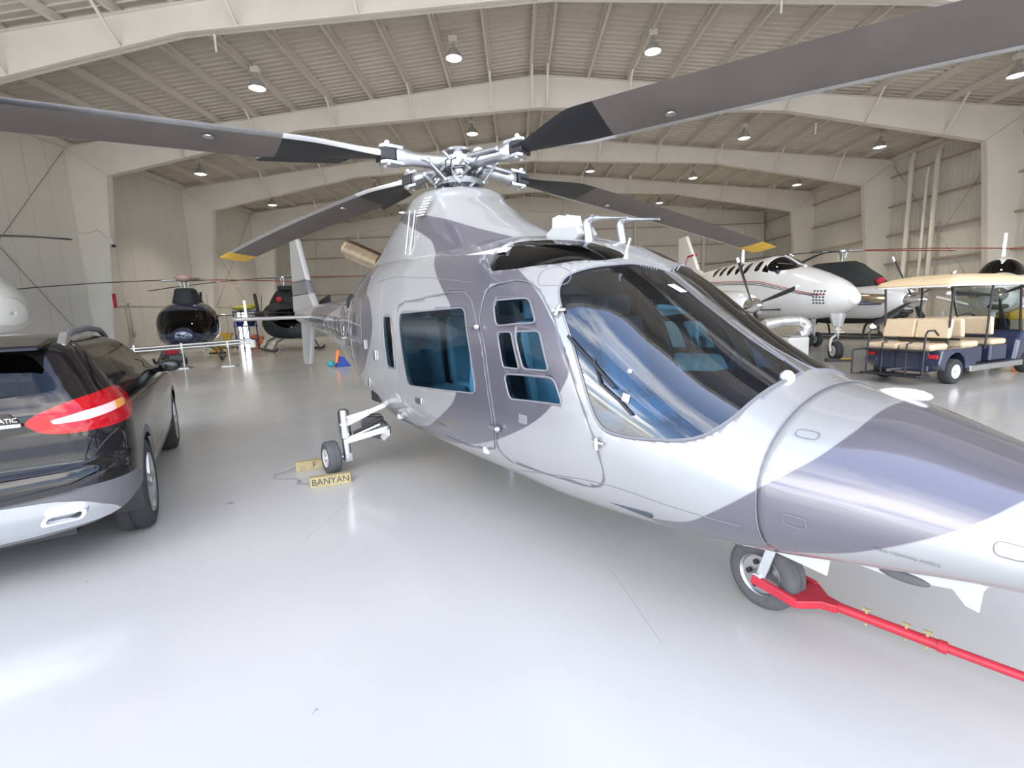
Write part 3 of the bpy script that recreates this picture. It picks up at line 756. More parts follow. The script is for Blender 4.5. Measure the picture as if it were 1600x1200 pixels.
TOWTXT = (.68, -.083)
def hero_top():
    # fairing round the mast
    lv = [(1.95,-1.35,-4.7,.58),(2.05,-1.62,-4.55,.54),(2.15,-1.80,-4.36,.50),(2.28,-2.06,-4.08,.47),(2.40,-2.26,-3.80,.435),(2.50,-2.42,-3.56,.405),(2.56,-2.48,-3.42,.385),(2.585,-2.52,-3.36,.36)]
    Z = np.array([l[0] for l in lv]); A = np.array([l[1:] for l in lv]); zs = np.linspace(1.95,2.585,40); rows = cr_interp(Z, A, zs)
    V = []; U = []; n = 96
    for z, (xf, xr, hw) in zip(zs, rows):
        t = np.linspace(0, 2*PI, n+1); e = 2/2.2
        x = (xf+xr)/2+(xf-xr)/2*np.sign(np.cos(t))*np.abs(np.cos(t))**e; y = hw*np.sign(np.sin(t))*np.abs(np.sin(t))**e
        V.append(np.stack([x,y,np.full_like(x,z)],1)); U.append(np.stack([x,np.full_like(x,z)],1))
    V, U, T = tri_grid(np.array(V), np.array(U))
    band = [(-4.2,2.50),(-3.31,2.475),(-2.86,2.40),(-2.45,2.29),(-2.12,2.18),(-1.74,2.06),(-1.4,1.9),(-2.3,1.9),(-2.56,2.13),(-2.78,2.23),(-3.02,2.32),(-3.29,2.41),(-4.2,2.44)]
    sheet([(V,U,T)], 'mast_fairing', 'heli_paint', HELI, paint=lambda V,U: sdf(U, band))
    top = MB(); R = []
    for s, z in ((1,2.584),(.97,2.596),(.6,2.60),(.25,2.605)):
        R.append([(-2.94+.42*s*math.cos(2*PI*k/32), .36*s*math.sin(2*PI*k/32), z) for k in range(32)])
    top.rings(R).build('fairing_top', 'steel', HELI, smooth=60)
    g = MB()
    for k in range(7):
        for j in range(2):
            x = -2.62-.05*j; z = 2.50-.022*k-.17*j
            g.box((-2.70-.012*k, -.415-.008*k, z), (.085,.012,.010), rz=.3)
    g.build('vent_louvres', 'white_paint', HELI)
    for a, b in (((-3.05,-.425,2.46),(-2.95,-.54,2.06)), ((-2.93,-.43,2.44),(-2.86,-.54,2.05))):
        MB().cyl(a, b, .006, n=6).build('seam_strip', 'white_paint', HELI)
    # exhaust stacks
    for s in (-1, 1):
        p = MB(); path = [(-4.15,s*.26,2.10),(-4.35,s*.31,2.17),(-4.55,s*.38,2.25),(-4.70,s*.44,2.31)]
        p.tube(path, .1, 20, caps=False, rs=[.115,.12,.12,.115]); p.tube(path[::-1], .1, 20, caps=False, rs=[.108,.112,.112,.107])
        e = p.build('exhaust_stack', 'bronze', HELI, smooth=60)
        MB().lathe([(.118,-.012),(.118,.012),(.106,.012),(.106,-.012)], path[-1], Vector(path[-1])-Vector(path[-2]), 20, close=True).build('exhaust_rim', 'bronze', e, smooth=30)
    # things on the cabin roof
    b = MB(); b.prism([(-1.40,1.965),(-1.17,1.955),(-1.10,2.0),(-1.14,2.055),(-1.36,2.075),(-1.43,2.04)], -.22, -.06, lambda a,z,d: (a,d,z)); bx = b.build('roof_housing', 'housing_grey', HELI, bevel=.012)
    f = MB(); f.prism([(-1.385,2.06),(-1.30,2.06),(-1.315,2.145),(-1.38,2.135)], -.20, -.08, lambda a,z,d: (a,d,z)); f.prism([(-1.285,2.055),(-1.215,2.05),(-1.235,2.135),(-1.29,2.12)], -.20, -.08, lambda a,z,d: (a,d,z)); f.build('fin_plate', 'white_gloss', bx, bevel=.004)
    for y, x in ((-.15,-1.11),(.22,-1.17)):
        z0 = 1.93 if y < 0 else 1.96
        p = MB().tube([(x+.02,y,z0),(x,y,z0+.13),(x+.01,y,z0+.152),(x+.05,y,z0+.158)], .026, 12, rs=[.032,.028,.026,.022]).build('pitot_post', 'alu', HELI, smooth=60)
        MB().tube([(x+.04,y,z0+.157),(x+.10,y,z0+.15),(x+.11,y,z0+.148),(x+.32,y,z0+.115)], .012, 10, rs=[.016,.018,.011,.007]).build('pitot_tube', 'steel', p, smooth=60)
    MB().tube([(-.67,-.30,1.80),(-.665,-.30,1.845),(-.64,-.30,1.905)], .006, 8, rs=[.012,.007,.006]).build('whip_antenna', 'white_paint', HELI, smooth=60)
    # lights on the nose ridge, side lamps
    MB().ell((.46,.16,1.135),(.10,.05,.030),16,8).build('nose_lamp', 'white_gloss', HELI, smooth=60)
    MB().ell((.98,.10,.968),(.09,.04,.025),16,8).build('nose_lamp', 'white_gloss', HELI, smooth=60)
    # belly: white fairing with a dark lens, blade antenna
    b = MB(); b.prism([(.20,.50),(.85,.58),(.80,.47),(.55,.42),(.28,.43)], -.10, .10, lambda a,z,d: (a,d,z)); bf = b.build('belly_fairing', 'white_paint', HELI, bevel=.02)
    MB().ell((.58,-.10,.448),(.085,.012,.022),16,8).build('lens', 'grey_plastic', bf, smooth=60)
    MB().prism([(.62,.50),(.80,.55),(.79,.36),(.75,.37),(.70,.43)], -.008, .008, lambda a,z,d: (a,d,z)).build('blade_antenna', 'white_paint', HELI, bevel=.003)
    MB().prism([(.02,.44),(.34,.46),(.33,.36),(.08,.385)], -.155, -.145, lambda a,z,d: (a,d,z)).build('gear_door', 'white_paint', HELI)
    MB().prism([(.02,.44),(.34,.46),(.33,.36),(.08,.385)], .145, .155, lambda a,z,d: (a,d,z)).build('gear_door', 'white_paint', HELI)
    for lx, w in ((.74,.22),):
        me = text_mesh('MAX TOWING ANGLE', .017, .0005); X0, Q0 = TOWTXT
        p = Vector(HL.at(X0,Q0,-1,.003)); ex = (Vector(HL.at(X0+.05,Q0,-1))-Vector(HL.at(X0-.05,Q0,-1))).normalized(); ey = (Vector(HL.at(X0,Q0+.02,-1))-Vector(HL.at(X0,Q0-.02,-1))).normalized(); ez = ex.cross(ey)
        me.transform(Matrix(((ex.x,ey.x,ez.x,p.x),(ex.y,ey.y,ez.y,p.y),(ex.z,ey.z,ez.z,p.z),(0,0,0,1))))
        t = link('lettering', me, 'line_dark', HELI)
hero_top()

def foil(c, th, x0, n=9):
    """airfoil outline, chord c, thickness th, leading edge at +"""
    up = []; lo = []
    for i in range(n+1):
        u = (1-math.cos(PI*i/n))/2
        t = th/.2*(.2969*math.sqrt(u)-.126*u-.3516*u*u+.2843*u**3-.1036*u**4)
        up.append((x0-u*c, t)); lo.append((x0-u*c, -t*.75))
    return up+lo[-2:0:-1]
def hero_rotor():
    hub = Vector((-2.87,0,2.86)); hd = math.radians(-53.264)
    m = MB().lathe([(.075,-.34),(.075,-.05),(.10,.0),(.10,.05),(.06,.07),(.06,.10),(.115,.105),(.125,.12),(.10,.135),(.004,.135)], hub, n=24); m.build('mast', 'alu', HELI, smooth=40)
    sw = MB().lathe([(.09,-.20),(.21,-.195),(.22,-.17),(.21,-.145),(.09,-.14)], hub, n=28).build('swashplate', 'steel', HELI, smooth=40)
    MB().lathe([(.10,-.05),(.17,-.045),(.185,0),(.17,.045),(.10,.05)], hub, n=20).build('hub_body', 'steel', HELI, smooth=40)
    MB().ell(hub+Vector((.16,.11,.07)),(.055,.055,.055),14,10).build('damper_reservoir', 'white_paint', HELI, smooth=60)
    rnd = random.Random(3); g = MB()
    for k in range(90):
        a = rnd.uniform(0,2*PI); r = rnd.uniform(.09,.30); z = rnd.uniform(-.26,.03); p = hub+Vector((r*math.cos(a), r*math.sin(a), z)); d = Vector((rnd.uniform(-1,1),rnd.uniform(-1,1),rnd.uniform(-.8,.8))).normalized()*rnd.uniform(.02,.05)
        g.cyl(p-d, p+d, rnd.uniform(.006,.018), n=7)
    tag(g.build('hub_fittings', 'steel', HELI, smooth=40), kind='stuff')
    g = MB()
    for k in range(9):
        a = rnd.uniform(0,2*PI); p = [hub+Vector((r*math.cos(a+da), r*math.sin(a+da), z)) for r, da, z in ((.12,0,-.16),(.2,.15,-.08),(.24,.3,-.02),(.17,.45,.02))]
        g.tube(p, .006, 6)
    tag(g.build('hydraulic_hoses', 'black_plastic', HELI, smooth=60), kind='stuff')
    R = 5.5
    for az, be, de, tw in ((217.0,-.028,.0034,10),(322.0,-.0175,.0059,-21),(140.2,-.0113,.0085,10),(37.6,-.0656,.0051,-7)):
        a = math.radians(az)-hd
        d = Vector((math.cos(a), math.sin(a), 0)); t = Vector((-math.sin(a), math.cos(a), 0)); up = Vector((0,0,1))
        def P(r, c=0, z=0, tw=tw):
            th = math.radians(tw)*min(1,max(0,(r-.4)/.9))*(1-max(0,r-1)/R*.25)
            return hub+d*r+t*(c*math.cos(th)-z*math.sin(th))+up*(be*r-de*r*r+c*math.sin(th)+z*math.cos(th))
        grip = MB()
        prof = [(.10,.060,.080),(.16,.075,.078),(.22,.062,.065),(.46,.056,.060),(.54,.068,.075),(.60,.072,.078),(.62,.055,.06)]
        grip.rings([[tuple(P(r, w*math.cos(2*PI*k/12), h*math.sin(2*PI*k/12))) for k in range(12)] for r, w, h in prof]); gr = grip.build('blade_grip', 'alu', HELI, smooth=45)
        fk = MB()
        for s in (-1, 1):
            fk.prism([(.56,-.05),(.66,-.06),(.72,-.06),(.75,-.025),(.75,.025),(.72,.06),(.66,.06),(.56,.05)], s*.062-.012, s*.062+.012, lambda q,c,z: tuple(P(q,c,z)))
        fk.build('fork', 'alu', gr)
        MB().prism([(.63,-.062),(.76,-.066),(.76,.066),(.63,.062)], -.046, .046, lambda q,c,z: tuple(P(q,c,z))).build('root_block', 'blade_black', gr, bevel=.008)
        bt = MB()
        for c in (-.045, .045):
            bt.tube([P(.69,c*.8,-.085), P(.69,c*.8,.078), P(.69,c*.8,.09), P(.69,c*.8,.104)], .016, 12, rs=[.016,.016,.024,.016])
        bt.build('blade_pin', 'white_paint', gr, smooth=40)
        lk = MB(); q0 = hub+d*.20+t*.10+up*-.17; lk.tube([q0, P(.36,.10,-.03)], .011, 8); lk.ell(P(.36,.10,-.03),(.02,.02,.02),8,6); lk.ell(q0,(.02,.02,.02),8,6)
        lk.build('pitch_link', 'alu', gr, smooth=50)
        MB().tube([P(.40,.05,0),P(.36,.10,-.02)], .018, 8).build('pitch_horn', 'alu', gr)
        MB().tube([P(.22,-.06,.03),P(.52,-.085,.015)], .022, 12, rs=[.026,.018]).build('lag_damper', 'steel', gr, smooth=50)
        # blade: root, body, metal leading edge, yellow tip
        def ring(r):
            f = min(1, max(0,(r-.62)/.75)); f = f*f*(3-2*f); c = .13+.27*f; th = .07*(1-f)+.038*f
            return [tuple(P(r, x, z)) for x, z in foil(c, th, .05+.08*f)]
        rs = list(np.linspace(.66,1.5,14))
        root = MB().rings([ring(r) for r in rs]).build('blade_root', 'blade_black', HELI, smooth=50)
        bl = MB().rings([ring(r) for r in np.linspace(1.5,5.05,24)]).build('rotor_blade', 'blade_grey', HELI, smooth=50)
        MB().rings([ring(r) for r in np.linspace(5.05,5.5,4)]).build('blade_tip', 'yellow', bl, smooth=50)
        def le(r, k=1.0):
            c = ring(r); n = len(c)//2; sel = [c[-2],c[-1],c[0],c[1],c[2]]
            b = P(r,.0,0); return [tuple(Vector(q)+(Vector(q)-b).normalized()*.0025) for q in sel]
        def strip(r0, r1, nm, mm, par):
            V = []; n = 26
            for r in np.linspace(r0, r1, n): V += le(r)
            MB().add(V, [(i*5+k, i*5+k+1, (i+1)*5+k+1, (i+1)*5+k) for i in range(n-1) for k in range(4)]).build(nm, mm, par, smooth=60)
        MB().lathe([(.035,-.004),(.035,.004)], P(1.95,.0,-.022), up, 16).build('inspection_disc', 'steel', bl)
        strip(.72, 1.5, 'root_strip', 'white_gloss', root); strip(1.5, 5.05, 'leading_edge', 'alu', bl)
        if tw < 0: continue
        tb = MB(); f0 = .13-.40
        tb.prism([(.95,f0+.12),(1.55,f0+.02),(1.62,f0-.02),(1.60,f0-.055),(1.0,f0+.02)], -.006, .006, lambda q,c,z: tuple(P(q,c,z))); tb.build('trim_tab', 'blade_black', root)
hero_rotor()

def hero_tail():
    def surf(poly, th, nm, mm, y0=0, paint=None):
        """flat fin from outline in x, z with rounded edges"""
        P = np.array(poly); c = P.mean(0); m = MB(); R = []
        for s, y in ((.94,-1),(1,-.45),(1,.45),(.94,1)): R.append([(float(c[0]+(p[0]-c[0])*s), y0+y*th/2, float(c[1]+(p[1]-c[1])*s)) for p in P])
        m.rings(R); return m.build(nm, mm, HELI, bevel=.01)
    mat('fin_grey', (.42,.42,.425), .32, metal=.35, coat=1.0); mat('fin_dark', (.14,.132,.158), .32, metal=.35, coat=1.0)
    surf([(-7.95,1.66),(-8.29,1.98),(-9.62,1.98),(-9.65,1.66)], .13, 'fin_root', 'fin_grey')
    surf([(-8.29,1.98),(-8.44,2.22),(-9.60,2.24),(-9.62,1.98)], .12, 'fin_band', 'fin_dark')
    surf([(-8.44,2.22),(-8.93,3.0),(-9.03,3.05),(-9.48,3.05),(-9.60,2.24)], .10, 'vertical_fin', 'fin_grey')
    surf([(-8.40,1.42),(-9.20,1.50),(-9.30,.66),(-9.22,.62),(-8.80,.64)], .08, 'ventral_fin', 'fin_grey')
    m = MB(); R = []
    for y, c in ((-1.36,.40),(-1.3,.46),(0,.55),(1.3,.46),(1.36,.40)):
        R.append([(-7.80-(.55-c)*.3+x, y, 1.545+z) for x, z in foil(c, .07, 0)])
    st = m.rings(R).build('stabilizer', 'fin_grey', HELI, smooth=50)
    MB().tube([(-7.79,-1.32,1.547),(-7.765,0,1.547),(-7.79,1.32,1.547)], .016, 8).build('leading_edge', 'alu', st)
    MB().prism([(-8.0,1.56),(-8.10,1.56),(-8.12,1.86),(-8.07,1.86)], -1.16, -1.13, lambda a,z,d: (a,d,z)).build('stab_antenna', 'white_paint', HELI)
    tr = MB().lathe([(.05,-.10),(.06,.02),(.03,.08)], (-8.95,.16,1.75), (0,1,0), 14).build('tail_rotor_hub', 'steel', HELI, smooth=40)
    for s in (-1, 1):
        R = []
        for r, c in ((.06,.10),(.2,.16),(.9,.18),(.95,.14)):
            q = Vector((math.sin(1.45)*r*s, 0, math.cos(1.45)*r*s)); u = Vector((math.cos(1.45),0,-math.sin(1.45)))
            R.append([tuple(Vector((-8.95,.24,1.75))+q+u*x+Vector((0,z,0))) for x, z in foil(c,.025,c/2)])
        MB().rings(R).build('tail_rotor_blade', 'blade_black', tr, smooth=50)
    # registration strokes on the boom side
    for k in range(7):
        x0 = -5.55-.33*k
        for dx, q0, q1 in ((0,-.20,.10),(.12,-.20,.10)):
            q0 -= .01*k; a = [HL.at(x0-dx, q0+(q1-q0)*t, -1, .003) for t in (0,.33,.66,1)]; b = [HL.at(x0-dx-.055, q0+(q1-q0)*t, -1, .003) for t in (0,.33,.66,1)]
            MB().add(a+b, [(i,i+1,i+5,i+4) for i in range(3)]).build('registration_stroke', 'black_plastic', HELI)
    # boom strakes and aft engine door details on the right side
    ribbon(HL, [(-5.4,-.14),(-6.6,-.10),(-7.9,-.06)], 'boom_strake', 'alu', HELI, .03, .012, -1)
    ribbon(HL, [(-4.2,.10),(-4.6,.12),(-5.3,.06)], 'panel_seam', 'line_dark', HELI, .012, .002, -1)
    ribbon(HL, rounded([(-3.7,.55),(-4.5,.5),(-4.5,.12),(-3.6,.16)],.06), 'panel_seam', 'line_dark', HELI, .008, .002, -1, True)
    MB().ell(HL.at(-4.75,.42,-1,-.03),(.18,.05,.11),18,10).build('side_vent', 'black_plastic', HELI, smooth=60)
    for x, q in ((-3.5,.12),(-3.5,-.25),(-3.2,.05)): MB().box(HL.at(x,q,-1,.008),(.05,.016,.09)).build('latch', 'alu', HELI, bevel=.004)
hero_tail()

def hero_gear():
    for s in (-1, 1):
        y = s*1.12
        w = wheel(HELI, (-3.73,y,.165), (0,1,0), .165, .13, 'tire_grey', 'white_paint', .55)
        m = MB().tube([(-3.66,s*.99,.645),(-3.66,s*.99,.63),(-3.655,s*.99,.60),(-3.64,s*.99,.36),(-3.64,s*.99,.35),(-3.63,s*.99,.16)], .05, 16, rs=[.03,.052,.055,.055,.04,.038]).build('oleo_strut', 'alu', HELI, smooth=40)
        MB().lathe([(.058,-.012),(.058,.012)], (-3.65,s*.99,.50), n=16).build('collar', 'chrome', m); MB().lathe([(.058,-.012),(.058,.012)], (-3.643,s*.99,.40), n=16).build('collar', 'chrome', m)
        MB().cyl((-3.64,s*.96,.165),(-3.73,s*1.18,.165),.028,n=12).box((-3.64,s*.985,.165),(.09,.07,.08)).build('axle', 'alu', HELI, bevel=.004)
        MB().bar((-3.63,s*.97,.50),(-3.45,s*.80,.62),.05,.06).bar((-3.62,s*.97,.56),(-3.45,s*.80,.63),.04,.03).bar((-3.45,s*.80,.62),(-3.38,s*.66,.68),.045,.045).build('upper_arm', 'white_paint', HELI, bevel=.006)
        MB().bar((-3.62,s*.98,.33),(-3.34,s*.66,.45),.055,.055).bar((-3.60,s*.97,.36),(-3.40,s*.72,.49),.02,.02).build('lower_arm', 'white_paint', HELI, bevel=.006)
        MB().tube([(-3.60,s*.92,.40),(-3.5,s*.80,.47),(-3.42,s*.68,.55)], .016, 8).tube([(-3.58,s*.9,.55),(-3.5,s*.82,.58),(-3.42,s*.7,.57)], .02, 8).build('brake_line', 'black_plastic', HELI, smooth=60)
        MB().ell((-3.70,s*.66,.40),(.34,.10,.11),18,10).build('gear_fairing', 'grey_plastic', HELI, smooth=60)
        b = MB()
        b.prism([(-3.50,.36),(-3.36,.33),(-3.24,.40),(-3.24,.46),(-3.50,.45)], s*.70-.01, s*.70+.01, lambda a,z,d: (a,d,z)); b.build('gear_bracket', 'white_paint', HELI)
        MB().box((-3.46,s*.70,.76),(.20,.06,.10)).build('gear_box', 'black_plastic', HELI, bevel=.01)
    w = wheel(HELI, (0,0,.18), (.12,1,0), .18, .13, 'tire_grey', 'alu', .60, 'nose_wheel')
    hc = MB()
    for k in range(6):
        a = 2*PI*k/6; hc.lathe([(.014,-.006),(.014,.006)], (.0+.07*math.cos(a)+.007,-.055,.18+.07*math.sin(a)), (.12,1,0), 10)
    hc.build('wheel_holes', 'black_plastic', w)
    for s in (-1, 1):
        MB().bar((.09,s*.075,.46),(.015,s*.088,.19),.05,.024,up=(0,1,0)).lathe([(.03,-.02),(.03,.02)],(0,s*.092,.18),(0,1,0),12).build('nose_fork', 'alu', HELI, bevel=.005)
    MB().cyl((.10,0,.36),(.14,0,.60),.04,n=14).box((.085,0,.44),(.07,.18,.06)).build('nose_oleo', 'alu', HELI, smooth=40)
    for x in (.13,.20): MB().cyl((x,-.13,.39),(x,-.13,.47),.010,n=8).build('gear_pin', 'white_paint', HELI)
hero_gear()

def hero_inside():
    m = MB().box((-1.62,0,.60),(2.8,1.3,.04)); m.build('cabin_floor', 'seat_dark', HELI)
    MB().box((-1.50,0,1.02),(.05,1.44,.80)).build('bulkhead', 'cabin_trim', HELI); MB().box((-3.02,0,1.2),(.05,1.36,1.2)).build('bulkhead', 'cabin_trim', HELI)
    MB().box((-2.2,0,1.93),(1.5,1.1,.03)).build('headliner', 'cabin_trim', HELI)
    MB().prism([(.02,.70),(.02,1.06),(-.10,1.16),(-.38,1.18),(-.42,1.13),(-.22,1.06),(-.20,.70)], -.46, .46, lambda a,z,d: (a,d,z)).build('instrument_panel', 'seat_dark', HELI, bevel=.02)
    MB().prism([(-.20,.64),(-.20,.95),(-.80,.80),(-.85,.64)], -.12, .12, lambda a,z,d: (a,d,z)).build('centre_console', 'seat_dark', HELI, bevel=.02)
    MB().box((-1.02,0,1.80),(.42,.30,.05)).build('overhead_panel', 'seat_dark', HELI, bevel=.02)
    for s in (-1, 1):
        MB().tube([(-.60,s*.36,.66),(-.58,s*.36,.85),(-.63,s*.36,1.02)], .016, 8).box((-.63,s*.36,1.05),(.04,.05,.09)).build('cyclic_stick', 'black_plastic', HELI)
        st = MB().box((-1.02,s*.36,.84),(.46,.44,.12)).build('seat', 'seat_blue', HELI, bevel=.04)
        MB().prism([(-1.22,.88),(-1.12,.88),(-1.26,1.48),(-1.36,1.48)], s*.36-.21, s*.36+.21, lambda a,z,d: (a,d,z)).build('backrest', 'seat_blue', st, bevel=.03)
        MB().box((-1.33,s*.36,1.56),(.08,.26,.15)).build('headrest', 'seat_blue', st, bevel=.03)
        MB().box((-1.02,s*.36,.70),(.36,.34,.16)).build('seat_base', 'seat_dark', st)
    for y in (-.50, 0, .50):
        for x, f in ((-2.72,1), (-1.78,-1)):
            st = MB().box((x+f*.10,y,.86),(.46,.44,.13)).build('seat', 'seat_blue', HELI, bevel=.04)
            MB().prism([(x-f*.18,.90),(x-f*.06,.90),(x-f*.14,1.52),(x-f*.24,1.52)], y-.21, y+.21, lambda a,z,d: (a,d,z)).build('backrest', 'seat_blue', st, bevel=.03)
            MB().box((x-f*.18,y,1.58),(.08,.28,.14)).build('headrest', 'seat_blue', st, bevel=.03)
    MB().box((-1.615,-.50,1.30),(.01,.12,.06)).build('seat_badge', 'red', HELI)
hero_inside()

# tow bar on the nose wheel
TB = thing('tow_bar', 'red steel tow bar hooked to the nose wheel of the grey helicopter', 'tow bar', (1.2345,2.3361,0), -53.264)
def tow():
    yk = Vector((.27,.01,.14)); en = Vector((.95,.095,.12)); d = (en-yk).normalized(); far = yk+d*2.3; far.z = .10
    mid = yk+d*.42
    MB().tube([yk+d*.04, mid], .022, 14).build('front_tube', 'tow_red', TB, smooth=50); MB().tube([mid-d*.02, far], .018, 14).build('rear_tube', 'tow_red', TB, smooth=50)
    MB().lathe([(.026,-.015),(.026,.015)], mid, d, 14).build('collar', 'tow_red', TB)
    MB().prism([(.16,-.115),(.20,-.115),(.27,-.03),(.33,-.015),(.33,.035),(.27,.05),(.20,.125),(.16,.125)], .118, .158, lambda a,b,z: (a,b,z)).build('yoke', 'tow_red', TB, bevel=.006)
    for s, y in ((-1,-.108),(1,.118)):
        MB().bar((-.02,y,.175),(.19,y,.142),.018,.045).bar((-.02,y-.008*s,.195),(.19,y-.008*s,.158),.012,.014).build('prong', 'tow_red', TB, bevel=.004)
    for t in (.16,.30,.37):
        p = yk+d*t; MB().cyl(p-Vector((0,0,.036)), p+Vector((0,0,.04)), .006, n=8).bar(p+Vector((-.015,0,.04)), p+Vector((.015,0,.04)), .012, .008).build('pin', 'chock_tan', TB)
    MB().tube([far+Vector((0,-.18,0)), far+Vector((0,.18,0))], .014, 10).build('handle', 'tow_red', TB, smooth=50)
    for s in (-1, 1): wheel(TB, tuple(far-d*.4+Vector((0,s*.09,-.03))), (0,1,0), .07, .04, 'rubber', 'steel', .5)
tow()
# chocks at the main wheel
def chock(nm, c, deg, txt, lb):
    o = thing('wheel_chock', lb, 'chock', c, deg, 'tan wheel chocks at the main wheel')
    m = MB(); pr = [(-.085,0),(.085,0),(.032,.085),(-.032,.085)]
    m.prism(pr, -.18, .18, lambda a,z,d: (d,a,z)); m.build('block', 'chock_tan', o, bevel=.008)
    me = text_mesh(txt, .082, .001); t = link('lettering', me, 'black_plastic', o); t.location = (0,-.0605,.0435); t.rotation_euler = (math.radians(58),0,0)
    return o
chock('a', (-1.80,4.36,0), 22, 'BANYAN', 'tan wooden wheel chock lettered BANYAN in front of the main wheel')
chock('b', (-2.16,4.86,0), 22, 'F', 'tan wooden wheel chock behind the main wheel, mostly hidden')
tag(MB().tube([(-2.30,4.80,.06),(-2.46,4.62,.015),(-2.42,4.52,.012),(-2.2,4.5,.012),(-2.12,4.42,.012),(-2.12,4.36,.012),(-2.0,4.34,.02),(-1.94,4.33,.05)], .007, 6).build('chock_rope', 'rope', smooth=60), 'thin grey rope joining the two tan chocks', 'rope')
# ------------------------------------------------------------------ black car on the left
CAR = thing('car', 'glossy black compact SUV parked at the left edge, rear towards the camera', 'car', (-3.6214,3.1037,0), 121.8)
def car():
    # plan outline by height: rear x, front x, half-width, rear corner, front corner, rear bow
    T_ = np.array([
     (.20,-.62,3.30,.78,.30,.4,.06),(.28,-.78,3.42,.84,.34,.5,.06),(.36,-.84,3.50,.875,.36,.55,.06),(.46,-.875,3.54,.89,.36,.6,.06),(.56,-.89,3.56,.895,.36,.6,.06),(.66,-.885,3.56,.90,.36,.6,.06),
     (.71,-.865,3.55,.90,.36,.6,.05),(.745,-.83,3.55,.90,.36,.6,.05),(.80,-.825,3.52,.902,.36,.6,.05),(.88,-.825,3.40,.90,.36,.55,.05),(.95,-.82,3.05,.895,.36,.5,.05),(1.00,-.815,2.60,.885,.37,.45,.05),
     (1.05,-.81,2.15,.87,.38,.4,.05),(1.10,-.795,1.98,.845,.36,.35,.05),(1.16,-.77,1.83,.81,.34,.32,.05),(1.25,-.72,1.62,.765,.30,.28,.05),(1.34,-.665,1.38,.72,.27,.26,.05),(1.40,-.63,1.18,.685,.25,.25,.05),
     (1.44,-.58,.98,.645,.25,.25,.05),(1.475,-.42,.74,.56,.25,.22,.05),(1.495,-.15,.50,.40,.18,.18,.04),(1.502,.05,.30,.12,.06,.06,.01)])
    zs = np.concatenate([np.linspace(.20,.70,22), np.linspace(.71,1.16,30), np.linspace(1.18,1.42,14), np.linspace(1.43,1.502,12)])
    P = np.stack([np.interp(zs, T_[:,0], T_[:,k]) for k in range(1,7)],1)
    V = []; U = []
    for z, (xr, xf, w, rr, rf, bow) in zip(zs, P):
        pts = []
        rx = lambda y: xr+bow*(y/w)**2
        ye = w-rr
        for y in np.linspace(0, ye, 22, endpoint=False): pts.append((rx(y), -y))
        x0 = rx(ye)
        for t in np.linspace(0, PI/2, 22, endpoint=False): pts.append((x0+rr*(1-math.cos(t)**.9), -(ye+rr*math.sin(t)**.9)))
        xa, xb = x0+rr, xf-rf
        for t in np.linspace(0, 1, 90, endpoint=False): pts.append((xa+(xb-xa)*t, -w))
        for t in np.linspace(0, PI/2, 14, endpoint=False): pts.append((xb+rf*math.sin(t), -(w-rf*.8*(1-math.cos(t)))))
        for y in np.linspace(w-rf*.8, 0, 12): pts.append((xf, -y))
        pts = np.array(pts); arc = np.r_[0, np.cumsum(np.hypot(*np.diff(pts,axis=0).T))]
        V.append(np.column_stack([pts, np.full(len(pts),z)])); U.append(np.column_stack([arc, np.full(len(pts),z), pts[:,0], pts[:,1]]))
    base = tri_grid(np.array(V), np.array(U))
    O_LIGHT = rounded([(.44,1.005),(.52,1.06),(.68,1.115),(.86,1.145),(1.02,1.15),(1.16,1.125),(1.24,1.06),(1.21,.985),(1.12,.945),(.9,.925),(.66,.918),(.52,.935)],.04)
    O_LAMP = rounded([(.55,1.005),(.72,1.04),(.92,1.065),(1.04,1.07),(1.05,1.03),(.92,1.015),(.72,.985),(.57,.985)],.02)
    O_REAR = rounded([(0,1.15),(.30,1.15),(.62,1.175),(.55,1.30),(.48,1.395),(0,1.41),(-.5,1.4),(-.5,1.15)],.05)
    O_SIDE = [rounded([(.02,1.27),(.20,1.345),(.42,1.375),(.42,1.115),(.12,1.15)],.05), rounded([(.46,1.112),(.46,1.38),(.80,1.40),(.80,1.095)],.03), rounded([(.86,1.093),(.86,1.40),(1.05,1.39),(1.36,1.31),(1.72,1.13),(1.74,1.085)],.04)]
    O_SKID = rounded([(-.5,.555),(.30,.555),(.52,.545),(.66,.515),(.80,.435),(.86,.385),(.70,.37),(.40,.34),(-.5,.31)],.04)
    body = []; low = []; skid = []; tl = {}; gl = []
    parts = dict(light=[], lamp=[])
    for side in (-1, 1):
        Vv, Uu, Tt = base; Vs = Vv*np.array([1,-side,1])
        cur = (Vs, Uu, Tt)
        # wheel openings
        for cx in (0.0, 2.70):
            d = .375-np.hypot(cur[1][:,2]-cx, cur[1][:,1]-.35); d = np.where(np.abs(cur[1][:,3]) > .55, d, -1)
            _, cur = clip(*cur, d)
        l, cur = clip(*cur, sdf(cur[1][:,:2], O_LIGHT)); lp, l = clip(*l, sdf(l[1][:,:2], O_LAMP))
        inn, outw = clip(*l, .86-l[1][:,0])
        tg = 'tail_light'
        t = sheet([inn, outw], tg, 'tail_red', CAR); sheet([lp], 'lamp_strip', 'lamp_strip', t)
        ex = sheet([clip(*lp, sdf(lp[1][:,:2], [(.92,1.0),(1.06,1.0),(1.06,1.08),(.92,1.08)]))[0]], 'indicator', 'amber', t); ex.location = (-.003,side*.001,0)
        r, cur = clip(*cur, sdf(cur[1][:,:2], O_REAR)); gl.append(r)
        for o in O_SIDE:
            d = sdf(cur[1][:,[2,1]], o); d = np.where(np.abs(cur[1][:,3]) > .45, d, -1)
            d = np.where(cur[1][:,0] > .75, d, -1)
            s, cur = clip(*cur, d); sheet([s], 'side_window', 'glass_dark', CAR)
